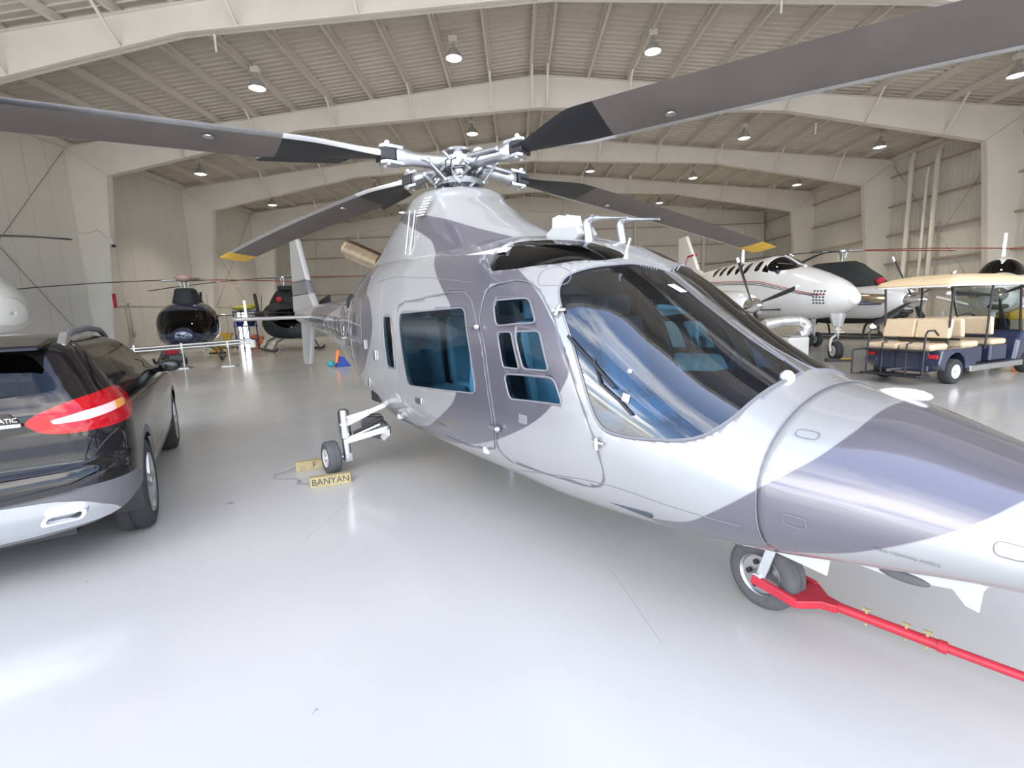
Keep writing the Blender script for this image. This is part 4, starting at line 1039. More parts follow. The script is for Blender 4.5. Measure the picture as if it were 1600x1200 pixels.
        a = cur[1]; bot = np.interp(a[:,0], [0,.45,.70,.85,1.0,1.22,1.5,1.7,6], [.30,.325,.36,.395,.45,.46,.30,.22,.22]); bot = np.where(a[:,0] > 1.6, .22, bot)
        _, cur = clip(*cur, bot-a[:,1])
        k, cur = clip(*cur, sdf(cur[1][:,:2], O_SKID)); skid.append(k)
        a = cur[1]; lim = np.interp(a[:,0], [0,.7,1.05,1.5,5.0,6], [.595,.60,.60,.40,.40,.5])
        arch = np.maximum(.435-np.hypot(a[:,2],a[:,1]-.35), .435-np.hypot(a[:,2]-2.7,a[:,1]-.35)); arch = np.where(np.abs(a[:,3]) > .55, arch, -1)
        g, cur = clip(*cur, np.maximum(lim-a[:,1], arch)); low.append(g)
        body.append(cur)
    sheet(body, 'body', 'car_black', CAR); sheet(low, 'lower_cladding', 'grey_plastic', CAR); sheet(skid, 'skid_plate', 'alu_satin', CAR); sheet(gl, 'rear_window', 'glass_dark', CAR)
    MB().box((1.35,0,.34),(3.9,1.10,.2)).build('underbody', 'black_plastic', CAR)
    MB().box((1.1,0,.72),(2.6,1.3,.55)).build('interior_trim', 'seat_dark', CAR)
    for s in (-1, 1):
        for x, h in ((.95,1.25),(-.05,1.2)): MB().box((x,s*.37,(h+.8)/2),(.14,.46,h-.8)).box((x,s*.37,h+.06),(.10,.24,.14)).build('seat_back', 'seat_dark', CAR, bevel=.04)
        for cx in (0,2.7):
            MB().add([(cx+.385*math.cos(PI*(k/20*1.16-.08)), y, .35+.385*math.sin(PI*(k/20*1.16-.08))) for y in (s*.45,s*.88) for k in range(21)]+[(cx,s*.45,.35)], [(k,k+1,22+k,21+k) for k in range(20)]+[(k+1,k,42) for k in range(20)]).build('wheel_well', 'black_plastic', CAR, smooth=60)
            wheel(CAR, (cx,s*.785,.34), (0,1,0), .34, .225, 'rubber', 'alu', .66, 'wheel', spokes=5)
        # tread grooves on rear tyres come from the wheel profile; roof rails and mirrors
        rl = MB().tube([(-.42,s*.60,1.435),(-.36,s*.60,1.475),(-.15,s*.60,1.51),(.35,s*.60,1.525),(.85,s*.585,1.505),(1.15,s*.57,1.45),(1.25,s*.565,1.41)], .022, 10).build('roof_rail', 'grey_plastic', CAR, smooth=60)
        MB().bar((-.47,s*.60,1.41),(-.33,s*.60,1.49),.05,.05).build('rail_foot', 'alu', rl, bevel=.01)
        mr = MB().ell((1.72,s*.985,1.10),(.075,.105,.065),18,12).bar((1.78,s*.84,1.06),(1.74,s*.94,1.06),.06,.05).build('mirror', 'car_black', CAR, smooth=50)
        MB().ell((1.650,s*.985,1.10),(.010,.078,.045),18,10).build('mirror_glass', 'glass_clear', mr, smooth=60)
        # exhaust tip: rounded trapezoid
        pr = rounded([(s*.46,.415),(s*.66,.425),(s*.685,.485),(s*.49,.475)],.03); pin = [(.575*s+(y-.575*s)*.78, .45+(z-.45)*.68) for y, z in pr]
        m = MB(); m.rings([[(-.80,y,z) for y,z in pr],[(-.905,y,z) for y,z in pr],[(-.905,y,z) for y,z in pin],[(-.84,y,z) for y,z in pin]], caps=False); e = m.build('exhaust_tip', 'alu_satin', CAR, smooth=40)
        MB().prism(pin, -.842, -.838, lambda y,z,d: (d,y,z)).build('exhaust_dark', 'black_plastic', e)
        MB().prism([(.30,.60),(.62,.635),(.80,.70),(.78,.675),(.62,.60),(.30,.57)], -.898, -.87, lambda y,z,d: (d,s*y,z)).build('reflector_trim', 'car_black', CAR)
    sp = MB().prism([(-.76,1.415),(-.74,1.442),(-.45,1.475),(-.40,1.46),(-.55,1.405)], -.56, .56, lambda a,z,d: (a,d,z)).build('roof_spoiler', 'car_black', CAR, bevel=.012)
    MB().box((-.832,0,1.005),(.022,.90,.022)).build('chrome_bar', 'chrome', CAR, bevel=.006)
    MB().prism([(-.44,1.02),(.44,1.02),(.40,1.075),(-.40,1.075)], -.822, -.812, lambda y,z,d: (d,y,z)).build('handle_trim', 'car_black', CAR)
    me = text_mesh('4MATIC', .034, .002); me.transform(Matrix(((0,0,-1,0),(-1,0,0,0),(0,1,0,0),(0,0,0,1))))
    t = link('lettering', me, 'chrome', CAR); t.location = (-.823,-.375,1.035)
    for s in (-1,1):   # tailgate gap
        MB().tube([(-.80,s*.865,.92),(-.835,s*.80,.86),(-.852,s*.72,.76),(-.87,s*.60,.725),(-.868,s*.30,.71),(-.868,0,.708)], .004, 5).build('tailgate_gap', 'black_plastic', CAR)
    MB().prism([(-.30,.80),(.30,.80),(.27,.94),(-.27,.94)], -.822, -.80, lambda y,z,d: (d,y,z)).build('plate_recess', 'black_plastic', CAR)


car()
# ------------------------------------------------------------------ white twin turboprop on the right
def propeller(par, hub, ax, R, angs, blade='blade_black', tipm='white_gloss', spin='chrome', sr=.17, sl=.42, tip=True):
    ax = Vector(ax).normalized(); a = Vector((0,0,1)); b = ax.cross(a).normalized(); hub = Vector(hub)
    s = MB().lathe([(sr,-.05),(sr*1.02,0),(sr*.96,sl*.25),(sr*.75,sl*.6),(sr*.4,sl*.88),(.01,sl)], hub, ax, 20).build('spinner', spin, par, smooth=60)
    for an in angs:
        t = math.radians(an); d = a*math.cos(t)+b*math.sin(t); e = ax.cross(d)
        def P(r, c, z): 
            tw = math.radians(62-34*r/R); return tuple(hub+ax*.05+d*r+e*(c*math.cos(tw)-z*math.sin(tw))+ax*(c*math.sin(tw)+z*math.cos(tw)))
        def ring(r, c): return [P(r, x, z) for x, z in foil(c, .022+.03*(1-r/R), c/2)]
        bl = MB().rings([ring(r*R, c) for r, c in ((.12,.08),(.25,.12),(.5,.17),(.75,.165),(.9,.14))]).build('propeller_blade', blade, s, smooth=50)
        MB().rings([ring(r*R, c) for r, c in ((.9,.14),(.97,.12),(1.0,.08))]).build('blade_tip', tipm if tip else blade, bl, smooth=50)
    return s
def gear_leg(par, x, y, z0, r, w, twin=False, name='main_wheel'):
    lg = MB().tube([(x,y,z0),(x,y,r*2.3),(x,y,r)], .06, 12, rs=[.085,.07,.05]).build('gear_leg', 'white_paint', par, smooth=50)
    for dy in ((-.15,.15) if twin else (.11,)): wheel(par, (x,y+dy,r), (0,1,0), r, w, 'rubber', 'white_paint', .55, name)
    MB().bar((x+.08,y,z0*.7),(x+.10,y,r*1.6),.03,.03).build('torque_link', 'white_paint', lg)
def twin():
    o = thing('turboprop_airplane', 'white twin-engine turboprop airplane with thin pinstripes, nose wheel on a black chock', 'airplane', (8.04,12.41,0), -86.7)
    L = Loft([(.62,1.543,1.537,1.54,.003,2,2),(.60,1.62,1.46,1.54,.08,2,2),(.52,1.72,1.38,1.55,.16,2,2),(.2,1.93,1.20,1.56,.36,2,2),(-.5,2.21,1.06,1.60,.55,2,2),(-1.2,2.42,1.02,1.68,.66,2,2.1),(-1.65,2.53,1.01,1.74,.70,2,2.2),(-2.0,2.70,1.01,1.78,.72,2.1,2.2),(-2.35,2.83,1.01,1.82,.73,2.2,2.2),
      (-3.5,2.86,1.03,1.86,.73,2.2,2.2),(-5.5,2.86,1.08,1.9,.72,2.2,2.2),(-6.8,2.82,1.22,1.98,.66,2.1,2.1),(-8.2,2.72,1.55,2.12,.45,2,2),(-9.6,2.60,1.95,2.26,.22,2,2),(-10.3,2.5,2.15,2.32,.08,2,2)])
    xs = np.concatenate([np.linspace(.62,0,20), np.linspace(-.05,-6.2,130), np.linspace(-6.3,-10.3,24)])
    skin = []
    ws = rounded([(-1.42,.86),(-1.38,1.4),(-2.32,1.4),(-2.36,.84),(-2.26,.66),(-1.95,.62)],.08)
    tri = rounded([(-2.26,.62),(-2.44,.66),(-2.50,.90)],.03); tri = rounded([(-2.12,.58),(-2.46,.60),(-2.44,.86)],.04)
    wins = [rounded([(-2.62,.62),(-2.92,.62),(-2.90,.98),(-2.66,.98)],.10)]+[[(x+.15*math.cos(2*PI*k/20), .80+.22*math.sin(2*PI*k/20)) for k in range(20)] for x in (-3.45,-4.0,-4.55,-5.1,-5.65)]
    stripe = [[(.25,.06),(-1.0,.145),(-3.2,.30),(-8.2,.42),(-8.2,.45),(-3.2,.34),(-1.0,.175),(.25,.07)], [(.1,.02),(-1.0,.09),(-3.2,.22),(-8.2,.34),(-8.2,.37),(-3.2,.255),(-1.0,.113),(.1,.025)]]
    def pt(V, U):
        d = np.full(len(V), -9.0)
        for p in stripe: d = np.maximum(d, sdf(U, p))
        return d
    for side in (-1, 1):
        cur = L.grid(xs, 30, side)
        w, cur = clip(*cur, sdf(cur[1], ws)); sheet([w], 'windshield_pane', 'glass_dark', o)
        for q in [tri]+wins:
            w, cur = clip(*cur, sdf(cur[1], q)); sheet([w], 'window_pane', 'glass_dark', o)
        skin.append(cur)
    sheet(skin, 'fuselage', 'white_gloss', o, thick=.02)
    for k, (dq, mm) in enumerate(((.10,'red'),(.05,'dark_metal'),(.0,'dark_metal'))):
        for side in (-1,1): ribbon(L, [(.05-.15*k,.06+dq*.2),(-1.0,.12+dq*.7),(-2.4,.20+dq),(-4.5,.27+dq),(-7.5,.30+dq)], 'pinstripe', mm, o, .022, .002, side)
    MB().box((-3.0,0,1.3),(3.0,1.2,.05)).box((-1.9,0,2.0),(.3,1.1,.8)).build('cockpit_interior', 'seat_dark', o)
    MB().tube([tuple(Vector(L.at(x,L.section(x,64)[2][-1],-1))+Vector((0,0,.012))) for x in (-1.36,-1.6,-1.85,-2.1,-2.34)], .035, 8).build('windshield_post', 'white_gloss', o)
    for q0, q1 in (((-1.70,1.02),(-2.05,.92)),): MB().tube([L.at(*q0,-1,.02), L.at(*q1,-1,.02)], .012, 6).build('wiper', 'alu', o)
    g = [(-.27-.09*i, .14-.075*j) for i in range(4) for j in range(5)]
    for x, q in g: MB().box(L.at(x+.30-.0, q+.04, -1, .004), (.055,.012,.04)).build('vent_slot', 'black_plastic', o)
    MB().lathe([(.02,0),(.06,.1),(.045,.45),(.02,.5)], (-4.75,0,2.84), n=10).build('antenna', 'white_gloss', o)
    for x in (-1.95,-2.12): MB().ell((x+.0,-.02 if x > -2 else .02,2.80+.05*(x < -2)),(.05,.04,.03),10,6).build('beacon', 'white_gloss', o, smooth=60)
    # wing with two nacelles
    def wing(s):
        R = []
        for y, c, x, z in ((.5,2.2,-2.5,1.22),(2.4,1.9,-2.65,1.36),(4.6,1.45,-2.88,1.6),(4.75,1.2,-3.0,1.62)): R.append([(x+a, s*y, z+b) for a, b in foil(c, .16*c*.9, 0)])
        MB().rings(R).build('wing', 'white_gloss', o, smooth=50)
        R = []
        for x, r, zc in ((-.26,.19,1.45),(-.32,.24,1.45),(-.7,.33,1.44),(-1.5,.40,1.42),(-3.0,.40,1.40),(-4.2,.27,1.46),(-5.0,.06,1.58)): R.append([(x, s*2.1+r*math.cos(2*PI*k/20), zc+r*1.15*math.sin(2*PI*k/20)) for k in range(20)])
        n = MB().rings(R).build('nacelle', 'white_gloss', o, smooth=50)
        MB().tube([(-.75,s*2.1-.28,1.50),(-.85,s*2.1-.44,1.52),(-1.0,s*2.1-.50,1.54),(-1.35,s*2.1-.54,1.58)], .09, 14, rs=[.12,.12,.105,.10]).build('exhaust_stack', 'bronze', n, smooth=60)
        MB().ell((-.42,s*2.1,1.16),(.16,.22,.09),14,8).build('chin_inlet', 'black_plastic', n, smooth=60)
        propeller(o, (-.24,s*2.1,1.45), (1,0,0), 1.27, (20,110,200,-70) if s < 0 else (30,122,212,302), sr=.20, sl=.45)
        for q in (-.10,.10): ribs = MB().tube([(x, s*2.1-s*0-(r+.004), 1.40+q*.35) for x, r in ((-.8,.335),(-1.5,.40),(-2.4,.40),(-3.0,.40))], .018, 6).build('nacelle_stripe', 'stripe_blue', n)
        gear_leg(o, -3.8, s*1.95, 1.2, .24, .16, True)
    wing(-1); wing(1)
    # tail
    def slab(poly, y0, th, nm, mm, fn): MB().prism(poly, y0-th/2, y0+th/2, fn).build(nm, mm, o, bevel=.02)
    slab([(-7.7,2.7),(-8.3,2.95),(-9.55,4.45),(-10.35,4.45),(-10.25,2.5)], 0, .14, 'vertical_fin', 'white_gloss', lambda a,z,d: (a,d,z))
    for s in (-1, 1):
        MB().prism([(-8.62,3.60),(-9.3,3.58),(-9.75,2.95),(-9.70,2.90),(-9.28,3.50),(-8.66,3.52)], s*.075, s*.08, lambda a,z,d: (a,d,z)).build('fin_stripe', 'red', o)
        R = []
        for y, c, x in ((.1,1.1,-9.2),(2.4,.75,-9.5)): R.append([(x+a, s*y, 2.55+b) for a, b in foil(c, .1, 0)])
        MB().rings(R).build('tailplane', 'white_gloss', o, smooth=50)
    # nose gear wrapped at the top, fork bent round the wheel
    MB().rings([[(x0+r*math.cos(2*PI*k/14)*(1+.12*math.sin(5*k)), r*math.sin(2*PI*k/14)*(1+.1*math.cos(4*k)), z) for k in range(14)] for z, r, x0 in ((1.22,.20,-.02),(1.1,.17,-.01),(.95,.13,0),(.86,.10,.01))]).build('foil_wrap', 'foil', o)
    MB().cyl((.01,0,.9),(.01,0,.62),.05,n=14).lathe([(.085,-.015),(.085,.015)],(.01,0,.78),n=14).box((.02,0,.72),(.20,.22,.03)).build('nose_oleo', 'white_paint', o, smooth=40)
    MB().tube([(.0,-.03,.64),(-.02,-.12,.55),(-.02,-.145,.40),(0,-.14,.24)], .03, 10).build('nose_fork', 'white_paint', o, smooth=60)
    MB().bar((.09,-.05,.68),(.15,-.06,.58),.03,.03).bar((.15,-.06,.58),(.05,-.08,.48),.03,.03).build('torque_link', 'alu', o)
    wheel(o, (0,0,.24), (.15,1,0), .24, .17, 'rubber', 'white_paint', .55, 'nose_wheel')
    k = thing('wheel_chock', 'black and yellow chock under the nose wheel of the white twin turboprop', 'chock', (7.95,12.15,0), -10)
    MB().prism([(-.08,0),(.08,0),(.05,.08),(-.05,.08)], -.28, .28, lambda a,z,d: (d,a,z)).build('block', 'black_plastic', k); MB().box((.14,-.07,.075),(.24,.03,.02)).build('stripe', 'yellow', k)

twin()
# ground unit with silver duct beside the airplane
G = thing('heater_unit', 'white ground unit with a silver flexible duct bent over it, behind the windshield', 'ground unit', (6.55,11.75,0), 10)
MB().box((0,0,.40),(.55,.5,.56)).build('cabinet', 'white_paint', G, bevel=.03); MB().box((.0,0,.70),(.40,.42,.03)).build('lid', 'alu', G)
for x in (-.2,.2):
    for y in (-.18,.18): MB().cyl((x,y,0),(x,y,.14),.025,n=8).build('leg', 'steel', G)
pts = [(-.75,0,1.0),(-.3,0,1.06),(.15,0,1.06),(.33,0,1.0),(.40,0,.86),(.33,0,.74),(.15,0,.70)]; P2 = []; rs = []
for i in range(6):
    for k in range(7): P2.append(tuple(Vector(pts[i]).lerp(Vector(pts[i+1]), k/7))); rs.append(.125 if k % 2 else .110)
MB().tube(P2, .12, 16, rs=rs).build('duct', 'foil', G, smooth=60); MB().box((.34,.02,.34),(.06,.06,.62)).build('post', 'chock_tan', G)

# single-engine turboprops behind the golf cart
def single(name, label, loc, deg, cover, angs, span=(6.2,6.2), k=1.0):
    o = thing(name, label, 'airplane', loc, deg); o.scale = (k,k,k)
    L = Loft([(.0,1.72,1.30,1.5,.19,2,2),(-.12,1.80,1.12,1.48,.30,2,2),(-.6,1.92,1.0,1.46,.46,2.1,2.2),(-1.4,2.06,.92,1.45,.60,2.2,2.3),(-2.2,2.18,.88,1.45,.66,2.2,2.3),(-2.9,2.62,.88,1.5,.70,2.1,2.3),(-4.5,2.72,.9,1.6,.72,2.1,2.2),(-6.5,2.5,1.2,1.75,.5,2,2),(-8.6,2.2,1.7,1.95,.12,2,2)])
    xs = np.linspace(0,-8.6,110); skin = []
    st = [[(-.5,-.02),(-3,.02),(-8.6,.1),(-8.6,.16),(-3,.09),(-.5,.03)],[(-.5,.06),(-3,.12),(-8.6,.2),(-8.6,.23),(-3,.15),(-.5,.075)]]
    ws = rounded([(-2.2,.72),(-2.25,1.3),(-3.0,1.4),(-3.3,.75),(-2.9,.6)],.08)
    for side in (-1,1):
        cur = L.grid(xs, 26, side); w, cur = clip(*cur, sdf(cur[1], ws)); sheet([w], 'windshield_pane', 'glass_dark', o); skin.append(cur)
    sheet(skin, 'fuselage', 'blue_stripe', o, thick=.02, paint=lambda V,U: np.maximum(sdf(U, st[0]), sdf(U, st[1])))
    propeller(o, (.0,0,1.5), (1,0,0), 1.16, angs, sr=.21, sl=.50)
    for s in (-1,1):
        MB().tube([(-.85,s*.44,1.50),(-.95,s*.60,1.52),(-1.35,s*.66,1.56)], .10, 14, rs=[.12,.11,.10]).build('exhaust_stack', 'bronze', o, smooth=60)
        R = []
        for y, c, x, z in ((.4,1.9,-2.6,1.05),(span[0 if s < 0 else 1],1.1,-3.1,1.45)): R.append([(x+a, s*y, z+b) for a, b in foil(c, .2, 0)])
        MB().rings(R).build('wing', 'white_gloss', o, smooth=50)
        gear_leg(o, -3.2, s*1.4, 1.0, .22, .15)
        MB().rings([[(-7.6+a, s*y, 2.2+b) for a, b in foil(c, .09, 0)] for y, c in ((.1,.9),(2.0,.6))]).build('tailplane', 'white_gloss', o, smooth=50)
    MB().ell((-.10,0,1.16),(.06,.24,.10),16,10).build('chin_inlet', 'black_plastic', o, smooth=60)
    MB().prism([(-6.8,2.3),(-7.9,3.9),(-8.7,3.9),(-8.6,2.0)], -.06, .06, lambda a,z,d: (a,d,z)).build('vertical_fin', 'white_gloss', o, bevel=.02)
    gear_leg(o, -.55, -.11, 1.0, .19, .13, name='nose_wheel')
    if cover:
        # cloth cover over the windshield, tied at its lower edge
        R = []
        for x, e in ((-1.6,.01),(-2.0,.03),(-2.6,.05),(-3.4,.05),(-4.4,.04)):
            y, z, q = L.section(x, 24); ok = q > .25; R.append([(x, float(-(1+e)*abs(a)), float(b+e)) for a, b in zip(y[ok][:22], z[ok][:22])][:16]+[])
        n = min(len(r) for r in R); R = [r[-n:] for r in R]
        m = MB()
        for s in (1,-1):
            V = [(p[0], p[1]*s, p[2]+.02) for r in R for p in r]; m.add(V, [(i*n+k,i*n+k+1,(i+1)*n+k+1,(i+1)*n+k) for i in range(len(R)-1) for k in range(n-1)])
        cv = m.build('cloth_cover', 'cover_black', o, smooth=60); MB().ell((-1.75,-.36,2.10),(.10,.05,.08),12,8).build('red_streamer', 'red_cloth', cv)
    return o

single('single_turboprop', 'white propeller airplane at the right edge seen nose-on behind the golf cart', (14.05,14.55,0), -134, False, (85,-65,190), (1.6,4.0), 1.0)

# ------------------------------------------------------------------ golf cart
def cart():
    o = thing('golf_cart', 'dark blue golf cart with beige seats and a tan roof', 'golf cart', (7.375,9.065,0), 22.5)
    for s in (-1, 1):
        wheel(o, (0,s*.53,.22), (0,1,0), .22, .19, 'rubber', 'white_gloss', .55); wheel(o, (2.5,s*.50,.22), (0,1,0), .22, .18, 'rubber', 'alu', .55)
        m = MB(); n = 14; arc = [(.31*math.cos(PI*k/n), .24+.31*math.sin(PI*k/n)) for k in range(n+1)]
        m.prism([(.62,.30),(.55,.62),(-.42,.62),(-.50,.36),(-.36,.28)]+[(-x,z) for x,z in arc][0:0]+[(-.31,.24)]+[(-x,z) for x,z in arc[1:-1]]+[(.31,.24)], s*.50-.11, s*.50+.11, lambda a,z,d: (a,d,z))
        f = m.build('fender', 'cart_blue', o, bevel=.02)
        MB().box((-.47,s*.50,.50),(.03,.14,.07)).build('tail_lamp', 'red', f, bevel=.01)
        MB().box((1.25,s*.60,.24),(1.7,.06,.10)).build('rocker_panel', 'alu_satin', o, bevel=.01)
    MB().box((1.3,0,.27),(2.3,1.12,.06)).build('floor_pan', 'black_plastic', o)
    MB().prism([(2.0,.24),(2.1,.66),(2.25,.84),(2.6,.80),(3.0,.56),(3.05,.36),(2.95,.24)], -.54, .54, lambda a,z,d: (a,d,z)).build('front_cowl', 'cart_blue', o, bevel=.05)
    MB().box((-.30,0,.40),(.36,.86,.36)).build('rear_body', 'cart_blue', o, bevel=.03); MB().box((.62,0,.46),(.60,1.08,.30)).build('seat_box', 'cart_blue', o, bevel=.03); MB().box((1.45,0,.46),(.55,1.08,.30)).build('seat_box', 'cart_blue', o, bevel=.03)
    def bench(x, f, z=.66):
        for s in (-1,1):
            c = MB().box((x,s*.27,z),(.48,.53,.11)).build('seat_cushion', 'beige_vinyl', o, bevel=.04)
            MB().prism([(x+f*.20,z+.14),(x+f*.30,z+.14),(x+f*.36,z+.46),(x+f*.30,z+.48),(x+f*.25,z+.46)], s*.27-.265, s*.27+.265, lambda a,zz,d: (a,d,zz)).build('backrest', 'beige_vinyl', o, bevel=.03)
        MB().box((x+f*.29,0,z+.10),(.05,1.0,.04)).build('back_rail', 'black_plastic', o)
    bench(-.36, 1); bench(.55, -1); bench(1.45, -1)
    # roof: shallow dome
    R = []
    for e, z in ((1.0,1.70),(1.02,1.735),(.96,1.80),(.80,1.86),(.5,1.91),(.12,1.93)):
        P = rounded([(.95-1.30*e,-.64*e),(.95+1.25*e,-.64*e),(.95+1.25*e,.64*e),(.95-1.30*e,.64*e)], .16*e, 5); R.append([(a,b,z) for a,b in P])
    rf = MB().rings(R).build('roof', 'cart_roof', o, smooth=50)
    MB().rings([[(a,b,z) for a,b in rounded([(-.36,-.65),(2.21,-.65),(2.21,.65),(-.36,.65)],.16,5)] for z in (1.69,1.73)]).build('roof_edge', 'white_gloss', rf)
    for s in (-1,1):
        MB().tube([(-.10,s*.50,.60),(-.12,s*.52,1.2),(-.15,s*.54,1.70)], .018, 8).build('roof_post', 'black_plastic', o); MB().tube([(1.0,s*.53,.55),(1.0,s*.55,1.70)], .018, 8).build('roof_post', 'black_plastic', o); MB().tube([(2.25,s*.48,.80),(1.95,s*.54,1.70)], .018, 8).build('roof_post', 'black_plastic', o)
        MB().tube([(-.30,s*.46,.86),(-.42,s*.46,.95),(-.60,s*.46,.95),(-.66,s*.46,.88),(-.68,s*.46,.14)], .016, 8).build('grab_rail', 'black_plastic', o, smooth=60)
        MB().tube([(-.68,s*.20,.14),(-.68,s*.20,.72),(-.55,s*.20,.74)], .014, 8).build('grab_rail', 'black_plastic', o, smooth=60)
    MB().tube([(-.45,.50,.60),(-.98,.50,.60),(-1.02,.50,.56),(-1.02,.50,.16),(-.68,.46,.14),(-.68,-.46,.14)], .016, 8).build('cargo_frame', 'black_plastic', o, smooth=60); MB().box((-.66,0,.17),(.34,.94,.03)).build('foot_plate', 'black_plastic', o); MB().box((-.55,0,.60),(.34,.98,.03)).build('cargo_deck', 'black_plastic', o)
    MB().tube([(2.15,.27,.80),(1.95,.27,1.02)], .02, 8).lathe([(.17,-.012),(.185,0),(.17,.012),(.155,0)], (1.94,.27,1.03), (-.75,0,.66), 20, close=True).build('steering_wheel', 'black_plastic', o, smooth=60)
    MB().prism([(2.28,.82),(2.30,.84),(2.02,1.66),(2.0,1.66)], -.5, .5, lambda a,z,d: (a,d,z)).build('windscreen', 'glass_clear', o)
    MB().box((-.42,-.18,.30),(.10,.12,.10)).cyl((-.45,0,.25),(-.78,0,.25),.03,n=8).build('tow_hitch', 'steel', o)
cart()
C1 = thing('traffic_cone', 'bright orange cone partly cut off at the right edge beside the golf cart', 'cone', (11.2,10.95,0))
MB().box((0,0,.02),(.40,.40,.04)).build('base','black_plastic',C1,bevel=.01); MB().lathe([(.15,.04),(.035,.74),(.02,.75)],n=20).build('cone','orange',C1,smooth=50); MB().lathe([(.112,.25),(.085,.42)],n=20).build('band','white_paint',C1)

# ------------------------------------------------------------------ helicopters at the back
def small_heli(name, label, loc, deg, body, blades, hubz=3.15, cover='cover_black', skids=True, lift=0.0, win=True):
    o = thing(name, label, 'helicopter', loc, deg)
    L = Loft([(r[0],r[1]+lift,r[2]+lift,r[3]+lift,*r[4:]) for r in [(1.9,1.004,.996,1.0,.004,2,2),(1.88,1.12,.90,1.0,.13,2,2),(1.75,1.35,.75,1.02,.38,2.1,2.1),(1.3,1.75,.62,1.1,.72,2.3,2.3),(.7,2.12,.56,1.2,.95,2.6,2.5),(0,2.3,.55,1.3,1.02,2.7,2.6),(-1.0,2.34,.58,1.35,1.0,2.6,2.5),(-1.8,2.25,.75,1.45,.80,2.4,2.3),(-2.6,2.10,1.15,1.6,.42,2.2,2.1),(-3.6,2.0,1.45,1.72,.25,2,2),(-6.5,1.95,1.65,1.8,.14,2,2)]])
    xs = np.concatenate([np.linspace(1.9,1.7,16), np.linspace(1.68,-2,66), np.linspace(-2.1,-6.5,30)]); skin = []
    ws = rounded([(1.78,.10),(1.55,.02),(1.15,.05),(.62,.25),(.55,.55),(.75,.80),(.95,1.0),(1.0,1.6),(1.75,1.0)],.1)
    sw = rounded([(.45,.15),(-.55,.15),(-.55,.62),(.40,.66)],.1)
    for side in (-1,1):
        cur = L.grid(xs, 26, side)
        for nm, q in ((('windshield_pane', ws), ('side_window', sw)) if win else ()):
            w, cur = clip(*cur, sdf(cur[1], q)); sheet([w], nm, 'glass_dark', o)
        skin.append(cur)
    sheet(skin, 'fuselage', body, o, thick=.02)
    R = []
    for z, xf, xr, w in ((2.15,.25,-2.0,.55),(2.35,.18,-1.9,.50),(2.6,.08,-1.5,.42),(2.80,.0,-1.0,.36),(2.85,-.1,-.9,.28)):
        z += lift*.4; R.append([((xf+xr)/2+(xf-xr)/2*math.copysign(abs(math.cos(t))**.7,math.cos(t)), w*math.copysign(abs(math.sin(t))**.7,math.sin(t)), z) for t in [2*PI*k/24 for k in range(24)]])
    cw = MB().rings(R).build('engine_cowling', cover, o, smooth=50)
    hub = Vector((-.4,0,hubz)); MB().cyl((-.4,0,2.8),hub+Vector((0,0,.05)),.05,n=12).lathe([(.05,-.08),(.20,-.05),(.20,.02),(.10,.06)],hub,n=16).build('rotor_hub', 'steel', o, smooth=40)
    for k in range(5):
        a = 2*PI*k/5; MB().cyl(hub+Vector((.12*math.cos(a),.12*math.sin(a),-.28)), hub+Vector((.16*math.cos(a),.16*math.sin(a),0)), .014, n=6).build('pitch_link', 'alu', o)
    h = math.radians(deg)
    for az, R_, dr, mm in blades:
        a = math.radians(az)-h; d = Vector((math.cos(a),math.sin(a),0)); t = Vector((-math.sin(a),math.cos(a),0))
        ring = lambda r, c: [tuple(hub+d*r+t*x+Vector((0,0,z-dr*(r/R_)**2))) for x, z in foil(c,.035,c*.4)]
        bl = MB().rings([ring(r, c) for r, c in ((.75,.14),(1.2,.26),(R_*.5,.27),(R_*.8,.27),(R_,.25))]).build('rotor_blade', mm, o, smooth=50)
        MB().tube([hub+d*.15, hub+d*.8+Vector((0,0,-dr*.02))], .05, 10).build('blade_grip', 'steel', bl, smooth=50)
    if skids:
        for s in (-1,1):
            MB().tube([(1.5,s*1.05,.22),(1.35,s*1.05,.09),(1.0,s*1.05,.05),(-1.6,s*1.05,.05)], .045, 10).build('skid', 'dark_metal', o, smooth=60)
            for x in (.75,-1.0): MB().tube([(x,s*.5,.62+lift),(x,s*.85,.45+lift),(x,s*1.05,.06)], .04, 8).build('cross_tube', 'dark_metal', o, smooth=60)
    else:
        for x, y in ((1.2,0),(-1.0,-1.0),(-1.0,1.0)): wheel(o, (x,y,.22), (0,1,0), .22, .16, 'rubber', 'white_paint', .5); MB().cyl((x,y*.92,.22),(x,y*.75,.75),.05,n=10).build('gear_leg','alu',o)
    MB().prism([(-6.0,1.8),(-6.5,3.0),(-6.9,3.0),(-6.5,1.75)], -.05, .05, lambda a,z,d: (a,d,z)).build('vertical_fin', body, o, bevel=.01)
    MB().rings([[(-5.4+a, y, 1.82+b) for a, b in foil(.4,.05,0)] for y in (-1.0,0,1.0)]).build('stabilizer', body, o, smooth=50)
    tr = MB().lathe([(.05,-.08),(.06,.08)], (-6.6,.22,1.95), (0,1,0), 12).build('tail_rotor_hub', 'steel', o)
    for s in (-1,1): MB().rings([[(-6.6+q*s*.3+x*.95, .26+z, 1.95+s*q*.95) for x, z in foil(.15,.02,.07)] for q in (.08,.5,.95)]).build('tail_rotor_blade', 'blade_black', tr, smooth=50)
    return o
b1 = small_heli('parked_helicopter', 'dark blue helicopter facing the camera behind the black car', (-13.05,19.3,0), -62, 'heli_blue', ((197,6.0,.30,'blade_black'),(20,4.0,.12,'red_cloth'),(-18,2.9,.42,'cloth_pale')), 3.18)
MB().ell((-.4,0,3.25),(.45,.30,.16),16,8).build('hub_cloth', 'cloth_pale', b1, smooth=60)
